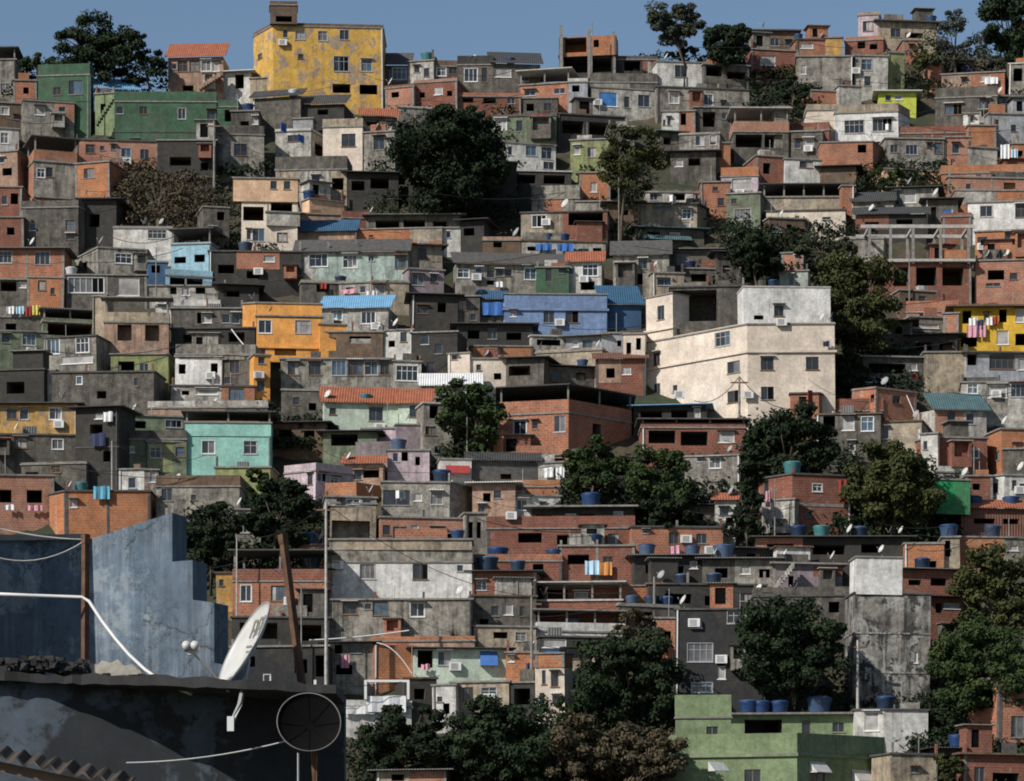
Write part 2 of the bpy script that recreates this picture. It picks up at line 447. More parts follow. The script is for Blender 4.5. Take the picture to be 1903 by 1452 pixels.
    for fi, (o_, d_, Lf) in enumerate(faces):
        n_ = Vector((d_.y, -d_.x, 0))
        for q in ops[fi]:
            if q[5] != 'v': make_window(root, o_, d_, n_, *q[:4], q[5])
    if fr and min(Lf for *_, Lf in faces) > .5:
        for fi, (o_, d_, Lf) in enumerate(faces):
            n_ = Vector((d_.y, -d_.x, 0)); k = max(1, round(Lf / 3.4))
            for i in range(k + 1):
                uc = min(max(Lf * i / k, .1), Lf - .1)
                if any(q[0]-.15 < uc < q[1]+.15 for q in ops[fi]): continue
                fm = MB(); fm.obox(o_, d_, n_, uc-.1, uc+.1, -.02, .022, Z0, Hw); fm.build('pillar', 'conc' if rnd < .6 else 'concd', root)
    for py in bands:
        zb = (y1 - py) / s
        bm = MB(); bm.prism(offset_poly(fp, .16), zb - .09, zb + .09); bm.build('cornice', m, root)
    for st in range(1, ns if not bands else 1):
        zb = Hw - st * Hw / ns
        if any(q[2] - .2 < zb < q[3] + .2 for oo in ops for q in oo): continue
        if isbrick or rnd < .7:
            bm = MB(); bm.prism(offset_poly(fp, .05 if not isbrick else .032), zb - (.06 if not isbrick else .12), zb + (.06 if not isbrick else .1))
            bm.build('floor_band', 'conc' if isbrick else (m if rnd < .35 else 'concd'), root)
    if roof and not (p and roof == 'slab') and not roof[0].isdigit():
        if roof == 'slab':
            k = MB(); k.prism(offset_poly(fp, oh), Hw + .002, Hw + .13); k.build('roof_slab', rm, root)
        elif roof == 'sheet':
            k = MB(); q = offset_poly(fp, .55); k.prism(q, Hw + .05, Hw + .12); k.build('metal_roof', rm if rm != 'conc' else 'sheetd', root)
        elif roof.startswith(('tile', 'shed')):
            px_ = float(roof.split(':')[1]); el = (HOR - y0) / F
            rise = px_ / s / max(.3, 1 - 1.43 * el); run = 1.43 * rise
            k = MB(); o_ = -dR * .3; Lf = LR + .6; n_ = Vector((dR.y, -dR.x, 0))
            def q(u, kk, z): return Vector((o_.x + dR.x*u + n_.x*kk, o_.y + dR.y*u + n_.y*kk, z))
            k.hexa([q(0,.35,Hw-.02), q(Lf,.35,Hw-.02), q(Lf,-run,Hw+rise), q(0,-run,Hw+rise), q(0,.35,Hw+.07), q(Lf,.35,Hw+.07), q(Lf,-run,Hw+rise+.09), q(0,-run,Hw+rise+.09)])
            k.build('tiled_roof' if roof[0] == 't' else 'metal_roof', ('tile' if roof[0] == 't' else 'sheetd') if rm == 'conc' else rm, root)
            g = MB(); g.prism([q(.4,-.1,0), q(Lf-.4,-.1,0), q(Lf-.4,-run+.3,0), q(.4,-run+.3,0)], Hw - .5, Hw + .01); g.build('gable', m, root)
    if p:
        k = MB(); k.prism(offset_poly(fp, .09), Hw + .002, Hw + .12); k.build('roof_slab', rm, root)
        k = MB(); q = offset_poly(fp, .03); nf = len(fp)
        zt = H_ if not t else H_
        ring = offset_poly(fp, -.15)
        for i in range(nf):
            j = (i + 1) % nf
            k.hexa([Vector((*q[i].xy, Hw+.121)), Vector((*q[j].xy, Hw+.121)), Vector((*ring[j].xy, Hw+.121)), Vector((*ring[i].xy, Hw+.121)),
                    Vector((*q[i].xy, zt)), Vector((*q[j].xy, zt)), Vector((*ring[j].xy, zt)), Vector((*ring[i].xy, zt))])
        k.build('parapet', p[1], root)
    if t:
        th_ = t[0] / s; tm = t[1]; zb = Hw + .13 if (roof == 'slab' or p) else Hw
        zt = H_ + th_
        kpost = t[2] if len(t) > 2 else max(2, int(LR / 3.2) + 1)
        q = offset_poly(fp, -.12)
        A, B, C2, D = q[1], q[2], q[3], q[0]
        spots = [A.lerp(B, i / (kpost - 1)) for i in range(kpost)] + [D.copy(), C2.copy()]
        for sp_ in spots:
            k = MB(); k.box(sp_.x-.07, sp_.x+.07, sp_.y-.07, sp_.y+.07, zb, zt); k.build('post', 'conc' if tm != 'sheetw' else 'pvc', root)
        k = MB(); rq = offset_poly(fp, .35); k.prism(rq, zt + .001, zt + .10); k.build('terrace_roof', tm, root)
    nb_ = Vector((-dR.y, dR.x, 0)); zr = Hw + .131
    if LR > 4 and b is None and not bands and m not in KEY and random.random() < .5:
        f0, f1 = random.choice([(0, U(.3, .6)), (U(.4, .7), 1), (U(.2, .35), U(.6, .8))]); u0_, u1_ = f0 * LR, f1 * LR
        if not any(q[0] - .08 < e < q[1] + .08 for q in ops[0] for e in (u0_, u1_)):
            nR = Vector((dR.y, -dR.x, 0)); k = MB()
            zlo = 0 if random.random() < .6 else Hw * U(.3, .6)
            sub = [(q[0] - u0_, q[1] - u0_, q[2], q[3], .03, 'g') for q in ops[0] if q[0] > u0_ and q[1] < u1_]
            if not any(q[2] - .1 < zlo < q[3] + .1 for q in sub):
                sub = [q for q in sub if q[2] > zlo]
                q0 = O + dR * u0_ + nR * .014
                us = sorted({0.0, u1_ - u0_, *[x for q in sub for x in q[:2]]}); zs = sorted({zlo, Hw - .004, *[x for q in sub for x in q[2:4]]})
                for ua, ub in zip(us, us[1:]):
                    for za, zb in zip(zs, zs[1:]):
                        if any(q[0] < (ua+ub)/2 < q[1] and q[2] < (za+zb)/2 < q[3] for q in sub): continue
                        k.obox(q0, dR, nR, ua, ub, -.0115, 0, za, zb)
                alt = {'br': 'gr gw cr gd sa', 'bd': 'gr gd bn sa', 'bo': 'gr gw sa be', 'bp': 'gr gw be'}.get(m, 'br bd gd gr gw wh bp be')
                k.build('wall_render', random.choice(alt.split()), root)
    if roof == 'slab' and not p and not t and LR > 3.6 and b is None and not bands and m not in ('or', 'mt', 'bl', 'gl', 'yl', 'ye') and clear_behind(x0, x1, y0) and random.random() < .5:
        ww = U(1.5, 2.6); u0_ = random.choice([.25, LR - ww - .25, U(.3, LR - ww - .3)]); hh_ = U(1.2, 2.1); nR = Vector((dR.y, -dR.x, 0))
        k = MB(); dd = U(.25, .9); o_ = O + dR * u0_ - nR * dd
        op = [(.35, min(ww - .3, .35 + U(.5, 1.0)), zr + .35, zr + hh_ - .3, .12, 'v')] if random.random() < .7 else []
        wall_face(k, o_, dR, nR, ww, zr, zr + hh_, op)
        A_, B_ = o_, o_ + dR * ww; C_, D_ = B_ + nb_ * 1.8, A_ + nb_ * 1.8
        for x_, y_ in ((B_, C_), (C_, D_), (D_, A_)): k.quad(Vector((*x_.xy, zr)), Vector((*y_.xy, zr)), Vector((*y_.xy, zr + hh_)), Vector((*x_.xy, zr + hh_)))
        rr = k.build('roof_room', random.choice(['br', 'bd', 'gr', 'gd', 'gw', 'wh', m, m]), root)
        if op: k = MB(); k.obox(o_, dR, nR, op[0][0], op[0][1], -.14, -.10, op[0][2], op[0][3]); k.build('doorway', 'black', rr)  # black panel stands in for the dark inside the opening
        k = MB(); k.prism(offset_poly([A_, B_, C_, D_], .25), zr + hh_ + .002, zr + hh_ + .07); k.build('room_roof', random.choice(['sheet', 'sheetd', 'conc', 'tiled']), rr)
    if roof == 'slab' and not p and not t and LR > 2:
        nR = Vector((dR.y, -dR.x, 0))
        if random.random() < .45:
            hh_ = U(.35, .9)
            for uu in [LR * k / max(1, round(LR / 3.4)) for k in range(max(1, round(LR / 3.4)) + 1)]:
                if random.random() < .75:
                    uu = min(max(uu, .12), LR - .12); k = MB(); k.obox(O, dR, nR, uu-.08, uu+.08, -.2, -.04, zr, zr + hh_ * U(.6, 1.2)); k.build('column_stub', random.choice(['conc', 'concd', 'bd']), root)
        if clear_behind(x0, x1, y0) and random.random() < .45:
            u0_ = U(0, .5) * LR; u1_ = u0_ + U(.3, .5) * LR
            k = MB(); k.obox(O, dR, nR, u0_, u1_, -.45, -.3, zr, zr + U(.35, .95)); k.build('low_wall', random.choice(['br', 'bd', 'gd', 'gr', 'bo', 'gw']), root)
        if random.random() < .3:
            uu = U(.3, LR - .3); k = MB(); k.tube([O + dR*uu + nb_*.8 + Vector((0,0,zr)), O + dR*uu + nb_*.8 + Vector((0,0,zr+U(1, 2.2)))], .025, 5); k.build('antenna_mast', 'metal', root)
        if random.random() < .3:
            uu = U(.5, max(.6, LR - .9)); ww = U(.5, 1.2); k = MB(); k.obox(O, dR, nR, uu, uu + ww, -1.4, -.7, zr, zr + U(.4, .8)); k.build('roof_box', random.choice(['concl', 'concd', 'wood', 'sheet', 'gd']), root)
    if Hw > 2 and LR > 3 and b is None and not bands and m not in KEY and random.random() < .42:
        ww, de, hh_ = U(1.1, 2.0), U(.6, 1.1), U(1.0, 2.2); nR = Vector((dR.y, -dR.x, 0))
        for _try in range(12):
            u0_ = U(.1, max(.11, LR - ww - .1)); u1_ = u0_ + ww; z0_ = U(0, max(.05, Hw - hh_ - .3)); z1_ = z0_ + hh_
            if u1_ > LR - .05 or z1_ > Hw - .15: continue
            if any(q[0] - .15 < u1_ and u0_ < q[1] + .15 and q[2] - .15 < z1_ and z0_ < q[3] + .15 for q in ops[0]): continue
            o_ = O + dR * u0_ + nR * de; k = MB()
            op = [(.2, ww - .2, z0_ + min(.8, hh_ * .45), z1_ - .12, .45, 'x')]
            wall_face(k, o_, dR, nR, ww, z0_, z1_, op)
            A_, B_ = o_, o_ + dR * ww; C_, D_ = B_ - nR * (de - .003), A_ - nR * (de - .003)
            for x_, y_ in ((B_, C_), (D_, A_)): k.quad(Vector((*x_.xy, z0_)), Vector((*y_.xy, z0_)), Vector((*y_.xy, z1_)), Vector((*x_.xy, z1_)))
            k.face([Vector((*q.xy, z0_)) for q in (D_, C_, B_, A_)])
            bay = k.build('bay', random.choice(['gr', 'gd', 'br', 'gw', 'bd', 'be', m]), root)
            k = MB(); k.prism(offset_poly([A_, B_, C_ - nR * .0, D_], .14), z1_ + .002, z1_ + .06); k.build('bay_roof', random.choice(['sheet', 'sheetd', 'conc', 'tile', 'concl']), bay)
            break
    if Hw > 2 and random.random() < .35 and not (b is not None):
        nR = Vector((dR.y, -dR.x, 0)); uu = random.choice([.14, LR - .14])
        if not any(q[0]-.1 < uu < q[1]+.1 for q in ops[0]):
            k = MB(); k.obox(O, dR, nR, uu-.045, uu+.045, .004, .09, Z0, Hw - .02); k.build('drainpipe', random.choice(['pvc', 'concd', 'conc', 'pvc']), root)
    h = dict(root=root, x0=x0, x1=x1, y0=y0, y1=y1, Y=Y, s=s, label=label, C=C, dR=dR, LR=LR, xc=xc, H=H_, Hw=Hw, thr=thr, n=0)
    HOUSES.append(h); return h
# ------------------------------------------------------------------ the houses, from the ridge down; numbers are photograph pixels, turned into metres on the hill
# --- ridge, towards the west
H(-20,112,30,175,'gr','grey shed with white framed open top near ridge trees',W='10,165',t=(22,'concd'))
H(25,150,68,192,'br','small bare brick shed tucked behind the tall green block',W='48,168,10,12v')
H(69,118,176,235,'gn','tall green block with grey patch and heavy parapet',c=166,p=(22,'gn'),W='140,162,26,26k 105,168,14,14k 90,205,14,14k')
H(178,166,255,200,'lb','pale blue roofed house between the two green blocks',roof='shed:18',rm='sheetb',W='200,184,10,10')
H(205,170,402,300,'gn','long green house with small windows in one row',c=214,p=(20,'gn'),W='223,205,13,13k 267,205,14,14k 338,211,14,20 392,214,14,20k 250,265,14,12k 340,270,18,16k',th=2)
H(400,186,442,240,'gn','narrow dark green annex ending the long green house',p=(14,'gn'),W='425,215,16,22v')
H(177,176,214,232,'gl','light green stair house between the green blocks',th=-14,W='192,205,10,22v')
H(43,183,135,248,'gr','grey cube house with small white window near green block',W='73,204,18,16c 113,199,12,9k',p=(4,'concd'))
H(-25,190,40,238,'bn','brown plaster house at the frame edge under the ridge shed',W='8,204,14,14 28,215,8,8k')
H(-25,238,33,285,'wh','bright white house at the frame edge above the brick houses',W='7,255,14,20')
H(35,278,138,368,'br','brick house with covered roof terrace and grey plastered side',c=62,p=(20,'br'),t=(24,'concd'),W='75,321,14,16 88,318,12,14k 115,330,12,12k')
H(62,300,136,366,'gr','unplastered cement front below the covered brick terrace',W='75,321,14,16 90,318,12,18k',b=369)
H(140,260,292,316,'bp','pink brick house with three windows under long green house',W='167,276,16,16 189,274,8,8k 209,272,8,9k 233,281,18,17 267,283,16,18k',roof='slab',rm='concd')
H(140,306,206,364,'bo','orange brick house with one window and a curved base',W='167,324,20,18k')
H(292,262,402,335,'bk','blackened garage like house in the hollow below green walls',W='335,300,40,16v 380,310,14,14v')  # black walls paint in the shading of the hollow
H(-25,285,35,342,'sa','salmon house at the frame edge beside the brick terrace',W='15,322,18,14v 5,300,10,10k')
H(313,108,416,178,'sa','tile roofed house with a white window strip on the ridge',roof='tile:24',W='340,124,18,20 362,124,18,20 384,124,18,20 402,126,12,18c 325,124,8,10k 350,165,20,10v')
H(404,137,466,176,'wh','small white house with one black doorway near the yellow block',W='446,154,16,26v',roof='sheet',rm='sheetw')
H(466,42,712,196,'ye','peeling yellow four storey block alone on the skyline',c=508,p=(7,'bn'),th=6,ph=60,W='531,62,9,15k 558,64,17,17 600,65,17,18 640,62,17,18k 559,104,10,9k 634,116,28,28g 681,118,20,22g 634,162,33,17v 684,163,33,18v 480,92,10,10k',cat='apartment block',nm='apartment_block')
H(503,2,553,44,'bn','brown rooftop tank room on top of the yellow block',W='528,35,30,11v',p=(8,'bn'),b=200,d=2.6)
H(465,147,556,184,'be','low beige house with dark window beneath the yellow block',W='518,167,27,17v',rm='conc')
H(470,184,560,222,'gd','dark lean-to below the yellow block beside a white tank',roof='shed:12',rm='sheetd',w=0)
H(556,196,640,225,'bk','blackened shack under the yellow block with metal lean-to roof',roof='shed:16',rm='sheetd',W='600,210,20,10v')
H(712,122,760,160,'gd','dark roofed house with teal window touching the yellow block',roof='shed:22',rm='concd',W='742,137,26,22g 722,140,10,22k')
H(758,116,806,168,'gw','narrow off white house carrying a pale cylinder tank column',W='775,130,10,12k 793,137,10,16k')
H(804,112,856,170,'gd','brown grey ridge house with white curtained window',W='820,132,18,18 842,130,14,14k',p=(12,'bn'))
H(850,104,916,170,'gd','dark ridge house with black parapet and slatted white window',W='875,140,24,24 900,140,10,26k',p=(18,'bk'))
H(914,118,1004,172,'gd','low ridge house with dark sheet roof and grey siding',roof='shed:20',rm='sheetd',W='935,135,30,16c 975,140,14,18k')
H(1039,104,1145,142,'bk','dark shed carrying the unfinished brick storey on the ridge',W='1070,122,44,30v 1118,124,36,26v',roof='slab',rm='conc')
H(1039,70,1145,106,'bo','unfinished orange brick storey with bare columns against the sky',b=144,roof='none',W='1070,85,40,28v 1108,84,10,14v',t=None,fr=True,d=2.5)
H(1143,104,1222,142,'bk','black walled ridge shed beside the unfinished brick storey',W='1175,122,30,20v',p=(8,'concd'))
H(966,160,1058,186,'br','brick balcony house with two big white framed openings',t=(26,'concl',3),W='985,174,20,10k 1040,174,20,10k',fr=False)
H(972,184,1036,214,'gd','grimy base storey under the white framed brick balcony',W='985,200,14,14v 1018,200,14,14k')
H(1056,146,1092,214,'bg','blue grey narrow house beside the white framed balcony',W='1070,165,14,12v 1082,152,10,8k',p=(8,'wh'))
H(1098,162,1220,212,'gw','white house with bright blue window on the upper slope',W='1130,183,34,26b 1165,186,10,20k 1197,182,22,22k',p=(0.5,'wh'))
H(1096,136,1220,164,'gd','weathered parapet house above the blue windowed white house',w=0,p=(18,'gd'))
H(1222,114,1308,162,'wh','white upper storey with one window beneath two ridge trees',W='1266,131,22,22k',p=(1,'concd'))
H(1205,112,1224,142,'wh','white tank tower next to the white upper storey',w=0,d=1.2)
H(1308,120,1394,162,'gd','grey terrace house with dark openings and white beams',W='1328,130,32,22v 1370,138,36,14v')
H(1220,162,1394,212,'gr','long bare grey house with two small windows on upper slope',W='1253,181,18,20 1317,182,18,20g 1345,190,8,10k',rm='concd')
H(1230,208,1262,252,'wh','slim white house with slit windows under long grey house',W='1234,228,5,10k 1243,226,6,14k')
H(1260,208,1292,252,'bp','pinkish brick slice of a house with dark doorway',W='1270,222,10,22v')
H(1290,200,1366,250,'gd','dark grey house hung with pipes beside the brick slice',W='1318,222,24,28v 1350,215,16,12k')
# --- ridge, towards the east
H(1395,58,1482,94,'bn','brown ridge house with black slab roof beneath the round tree',W='1440,78,16,14k 1465,80,10,10k',rm='concd',oh=.4)
H(1395,92,1482,140,'bd','red brick house with pale window below the brown ridge house',W='1427,111,28,18c 1409,110,8,16k')
H(1480,74,1565,112,'br','brick ridge house with an ochre square panel',W='1500,85,24,10c',rm='concd')
H(1535,72,1566,106,'yo','ochre plastered cube on the brick ridge house',w=0,b=113)
H(1480,106,1584,166,'gr','windowless grey house with a white door on the ridge',W='1493,130,9,17c 1502,130,6,18k')
H(1570,70,1640,106,'bd','jumbled red brick rooms below the white ridge tower',W='1600,85,14,14v 1622,90,14,10v',p=(8,'bp'))
H(1588,104,1650,166,'gw','pale house with white window next to a yellow pillar',W='1610,120,20,20 1612,150,12,18k')
H(1595,24,1634,76,'pi','pinkish white ridge tower with window against the sky',W='1613,50,18,18 1602,64,8,8k',p=(6,'sa'))
H(1632,40,1742,80,'be','beige flat roofed house on the skyline with dark slab roof',W='1665,60,19,16k 1700,64,34,10v',rm='concd',oh=.5)
H(1678,76,1712,106,'br','brick lean-to under the beige skyline house',W='1694,88,8,8k')
H(1650,98,1682,158,'li','yellow pillar like house beside the pale house with white window',w=0,d=2)
H(1712,118,1752,154,'br','brick cube half hidden by the sparse ridge tree',w=0,p=(3,'conc'))
H(1750,140,1864,172,'br','long low brick wall house with white tarp patches',W='1830,150,18,12c 1790,152,8,8k')
H(1772,112,1812,142,'gd','dark house with blue drapes under the big ridge tree',W='1785,126,14,16v')
H(1874,120,1925,180,'gr','grey house with white corner pillar at the frame edge',W='1890,140,16,24v',rm='concl')
H(1738,164,1850,236,'gd','stained grey house with wide barred window below brick wall',p=(20,'gd'),W='1771,205,32,20 1823,197,9,18 1834,197,8,18k 1735,205,9,12c')
H(1844,176,1925,222,'be','beige concrete house with barred window at the frame edge',W='1866,188,10,10k 1895,186,16,18',p=(4,'concd'))
H(1790,212,1842,242,'wh','low white house above the brick roof strip',W='1804,222,8,8k 1830,228,12,14',th=-6)
H(1838,212,1925,262,'bg','blue grey house with small windows at the frame edge',W='1853,232,8,20k 1885,237,10,12k',th=8)
H(1632,172,1702,200,'ly','lime green house with bright white roof',roof='sheet',rm='sheetw',W='1650,182,10,10k 1669,181,14,9c')  # white curtain pane paints in a bright reflection on the window
H(1560,160,1602,200,'gw','pale shack between brick box and lime green house',w=1)
H(1553,192,1698,262,'ws','white house with two wide dark windows and beige parapet',c=1670,p=(16,'be'),th=62,ph=4,b=264,W='1589,233,36,24g 1641,231,36,24g')
H(1506,166,1564,196,'br','brick box with orange parapet near the lime house',w=0,p=(3,'conc'))
H(1500,194,1560,256,'cr','cream stuccoed house behind the brick box',W='1541,197,10,8k',p=(12,'be'))
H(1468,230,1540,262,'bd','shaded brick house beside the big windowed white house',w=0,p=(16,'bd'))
H(1364,226,1466,286,'gd','two storey open gallery house with brick balcony bands',W='1392,262,50,24v 1438,262,34,24v',t=(24,'concl',3),p=(20,'bp'),th=2)
H(1440,200,1468,282,'gr','grey cement stair tower beside the open gallery house',w=0,d=2)
H(1470,246,1527,290,'gd','dark grey house with basin window beneath shaded brick house',W='1482,268,10,16k 1502,270,18,22')
H(1525,262,1646,318,'br','sunlit brick house with one black window below the white house',c=1622,th=65,ph=5,W='1602,276,16,15v',fr=False,p=(2,'br'))
H(1646,258,1756,306,'gr','grey house with three windows under the brick roof strip',W='1662,276,14,14k 1695,278,22,18 1745,274,14,20 1728,270,8,8k')
H(1662,236,1802,262,'bd','long maroon brick parapet house beside the white house',w=0,p=(14,'bd'))
H(1754,256,1804,300,'bp','small brick house with brown framed window',W='1776,276,13,18k')
H(1800,234,1852,276,'bo','orange brick upper room near the hanging laundry',w=0,th=4)
H(1800,274,1855,302,'gw','whitewashed wall below the orange brick upper room',w=0)
H(1880,268,1925,312,'bo','orange brick house at the frame edge beside drying sheets',W='1895,285,12,10v')
H(1458,296,1526,340,'wh','white house with small barred window beside maroon wall',W='1498,303,25,15k')
H(1405,290,1460,340,'bd','maroon walled house with thin white post',W='1425,312,14,20v')
H(1524,312,1590,340,'bn','brown low house between the white house and green bank',roof='sheet')
H(1750,308,1925,348,'bo','long orange brick storey across the slope',th=-3,W='1800,325,12,8v 1860,322,12,12k',p=(16,'bo'))
H(1640,312,1752,338,'pe','peach shack roofs crowded with pipes and posts',W='1660,325,14,10v 1690,322,24,12c 1725,326,16,10v',p=(2,'conc'))
H(1762,330,1925,358,'bp','brick house with dark window under the long orange storey',W='1877,344,22,13v 1800,346,10,10k')
# --- upper middle slope
H(672,216,738,250,'gd','dim house with pink tile roof under the yellow block',roof='tile:14',W='690,228,30,12v 722,232,10,14c')
H(716,160,770,196,'bp','ruddy brick hut at the corner of the yellow block',W='735,178,14,10v',p=(6,'bd'))
H(770,150,850,196,'bd','row of small red sheds under the tank column',W='785,178,10,10v 815,172,16,14c 836,178,10,10v',p=(6,'bp'))
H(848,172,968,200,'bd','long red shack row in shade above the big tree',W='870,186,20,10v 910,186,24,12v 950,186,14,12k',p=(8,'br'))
H(740,196,842,226,'gr','pale hut strip above the big dark tree',w=1,p=(4,'concl'))
H(914,214,1033,264,'gg','grey green house hung with a red oval tarp',W='930,232,22,20 965,235,12,20k',rm='concd',p=(4,'gd'))
H(932,264,1033,314,'wh','white house with brick corner below the red oval tarp',W='948,279,8,16k 987,276,20,20g 1016,276,20,28g 1020,302,20,14k',p=(1,'concd'))
H(1036,212,1162,262,'bk','black open hall with slim posts behind the olive tree',W='1065,235,40,24v 1120,235,50,24v',rm='concd')
H(1060,262,1132,318,'li','faded lime house half hidden by the olive tree',W='1072,280,12,16c 1100,285,16,18k',rm='conc')
H(1130,236,1180,290,'gd','grey shed behind the olive tree crown',w=1)
H(1228,246,1270,285,'gd','teal shadowed shack below the slim white house',W='1240,262,14,14v',roof='sheet',rm='sheettl')
H(1262,248,1336,296,'gr','grey stair house with rubble brick patch',W='1300,262,16,20k 1324,262,12,20',p=(4,'be'))
H(1322,266,1358,302,'bo','small square of orange brick beside a blue door',W='1330,280,8,14k')
H(1246,284,1330,320,'gd','dark lean-to houses full of clutter under the stair house',W='1262,304,14,12c 1290,302,22,14v',roof='sheet')
H(1340,312,1408,364,'pi','pink framed house with white grid window and brick parapet',W='1378,344,36,22g',p=(18,'bo'),fr=False)
H(1350,362,1412,420,'gg','greenish base house with arched windows under the pink framed house',W='1380,400,30,20g 1364,375,10,10k',rm='conc')
H(1302,340,1358,392,'br','brick house wedged beside the pink framed house',W='1330,352,10,8k 1340,376,12,14k')
H(1200,352,1320,380,'gw','pale jumble of grey huts beneath the olive tree',W='1215,365,14,14k 1262,366,22,12v 1298,366,20,14c',p=(6,'gd'))
H(1186,380,1316,428,'be','beige house with dark window and brick end wall',c=1295,th=66,ph=3,W='1276,398,16,18 1230,386,36,6k 1276,418,14,10c',rm='concd',oh=.25)
H(1182,424,1310,446,'gd','low shop row with green awning below the beige house',roof='sheet',rm='sheettl',W='1215,436,24,12v 1255,436,20,12c')
H(1076,322,1134,380,'bo','orange brick house partly behind a thin tree trunk',W='1103,348,12,18c')
H(988,346,1076,400,'gr','bare cement house with empty upper wall',w=0,p=(26,'gr'))
H(934,318,1062,348,'bk','dark open veranda above the bare cement house',W='970,332,50,16v 1030,332,40,16v',rm='concl')
H(1070,376,1134,410,'gr','plain grey wall house beside the orange brick house',w=0)
H(968,397,1128,447,'be','beige house with white barred window and wide dark veranda',W='1002,412,26,22g 1020,412,8,20k 1088,408,64,26v',rm='concd')
H(970,448,1126,472,'gw','white strip house with blue tarps under the wide veranda',W='990,462,20,8v 1085,464,20,8k 1110,463,16,10v',rm='bn')
H(1128,378,1190,430,'bn','narrow brown house behind the thin leaning trunk',W='1160,395,16,10v 1150,415,10,10k',roof='sheet')
H(1418,368,1570,396,'be','beige walled terrace under a long dark roof',t=(24,'sheetd',5),w=0,th=-1)
H(1424,394,1570,424,'cr','cream house with dark door below the beige walled terrace',W='1478,413,9,16k 1488,413,8,16c 1535,408,16,5k',rm='concd')
H(1565,346,1588,410,'br','slim brick pier house between terrace and metal roofs',w=0,d=1.2,fr=False)
H(1585,376,1660,412,'gr','stepped grey house beneath sloping sheet roofs',roof='shed:16',rm='sheetd',W='1610,392,10,12c 1635,390,18,12v',th=-6)
H(1655,352,1740,398,'gw','pale boarded house between dark sloping roofs',W='1668,368,8,24k 1690,366,22,24c 1715,375,10,12v',th=-10,roof='sheet')
H(1590,400,1720,428,'bk','black shed under a wide sloping roof above the concrete frame',roof='shed:12',W='1620,418,26,10v 1680,414,30,10v',th=-5)
H(1720,372,1780,416,'gd','dark house with blue door beside orange brick roofs',W='1735,398,10,26v 1760,396,20,14b',roof='sheet')
H(1752,396,1804,432,'bd','red brick stub wall beside the clean white house',w=0,p=(8,'bd'))
H(1798,378,1925,432,'ws','clean white house with two square windows at the frame edge',W='1832,394,22,20g 1895,395,20,24g',rm='conc')
H(1774,352,1925,380,'bo','orange brick parapet storey above the clean white house',w=0,p=(3,'conc'),th=-1)
H(1812,432,1925,486,'bo','orange brick house below the clean white house',W='1825,446,18,10k 1870,446,10,22k 1889,448,24,22g')
H(1812,486,1925,540,'bp','salmon brick house with dishes beside the concrete frame',W='1850,512,30,18v 1882,515,14,12k 1845,530,26,6k')
# --- west side, second band
H(398,232,490,322,'gr','grey house with one square window beside the street pole',p=(18,'gd'),W='447,277,24,22k',rm='conc')
H(430,208,482,252,'gd','dark house carrying a blue tank below the green annex',W='455,232,16,12v 475,225,10,14c')
H(512,238,612,296,'gw','white house draped with blue tarps',c=578,th=70,ph=6,W='545,256,20,12k 592,272,20,22v',p=(6,'wh'))
H(545,222,582,250,'bg','pale grey attic above the blue tarps',w=0,d=2)
H(600,222,674,296,'cr','cream house with dark window near the big tree',W='648,262,26,24k',p=(16,'be'))
H(676,248,734,300,'gr','grey house with window touching the big dark tree',W='705,268,20,24k 722,275,8,26c')
H(512,292,645,372,'be','beige house with a mottled balcony parapet',p=(26,'gd'),W='587,338,15,20k 628,344,22,22v 545,350,16,14k')
H(644,322,740,376,'bk','black fronted house beneath the big dark tree',W='665,345,24,18v 705,340,34,20v 728,360,14,16k',roof='sheet')
H(355,382,425,470,'gd','soot grey house beside the dry bank',W='410,400,14,16v 395,430,12,16k',c=378,p=(3,'conc'))
H(424,332,552,374,'pe','peach top storey with a strip of four small windows',c=432,th=1,b=470,W='507,343,12,15k 520,343,12,15k 532,343,12,15k 544,343,11,15k')
H(424,374,552,468,'cr','cream house with deep balcony under the peach storey',c=448,th=1,W='470,397,38,26v 522,384,40,16v 480,436,22,24k 524,440,18,16 462,436,8,18k')
H(495,394,556,418,'gw','white balcony box on the cream house',b=472,w=0,d=1.5)
H(560,370,638,400,'pe','blank peach wall house next to the red brick strip',w=0,c=575,th=30)
H(560,398,640,430,'sa','dusky salmon storey under the blank peach wall',w=0)  # salmon colour paints in the shade on the lower peach wall
H(540,432,660,452,'sa','shed with a blue metal roof and white posts',roof='shed:20',rm='sheetdb',w=0)
H(637,392,684,432,'bd','red brick hut beside the long grey terrace',p=(14,'bd'),w=0)
H(684,402,856,432,'gd','long grey terrace shed open along its front',W='720,418,44,16v 770,416,40,14v 820,418,30,12v',roof='sheet',rm='sheet')
H(655,426,822,452,'bo','long orange brick parapet house under the grey terrace',w=0,p=(2,'conc'),W='690,440,8,5k')
H(820,425,858,458,'wh','tiny white house with a slit window ending the terrace',W='834,436,8,13k')
H(856,412,900,460,'bk','dark shed behind the tiny white house',W='872,432,20,14v',roof='sheet')
H(898,440,968,470,'bn','low brown house with small brick dome room',W='925,455,16,10v',p=(8,'sa'))
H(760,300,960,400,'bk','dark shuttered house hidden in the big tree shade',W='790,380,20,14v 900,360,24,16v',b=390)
H(-20,348,40,405,'bd','maroon brick house with black window at the frame edge',W='26,369,14,20v 8,372,10,16k')
H(-20,405,44,462,'bd','dark red brick house above the long brick row',W='20,430,14,14v')
H(40,372,154,454,'gd','dark grey house with pale corner window and heavy parapet',p=(14,'gd'),c=146,th=68,ph=2,W='131,419,18,20g 131,440,16,10k 60,420,12,14k')
H(150,372,216,440,'bk','black void house beside the pale corner window',W='175,410,20,24v',roof='sheet')
H(-20,464,120,522,'br','long red brick house with grey window shutters',W='10,478,24,22g 79,480,28,24g',roof='sheet',rm='sheet')
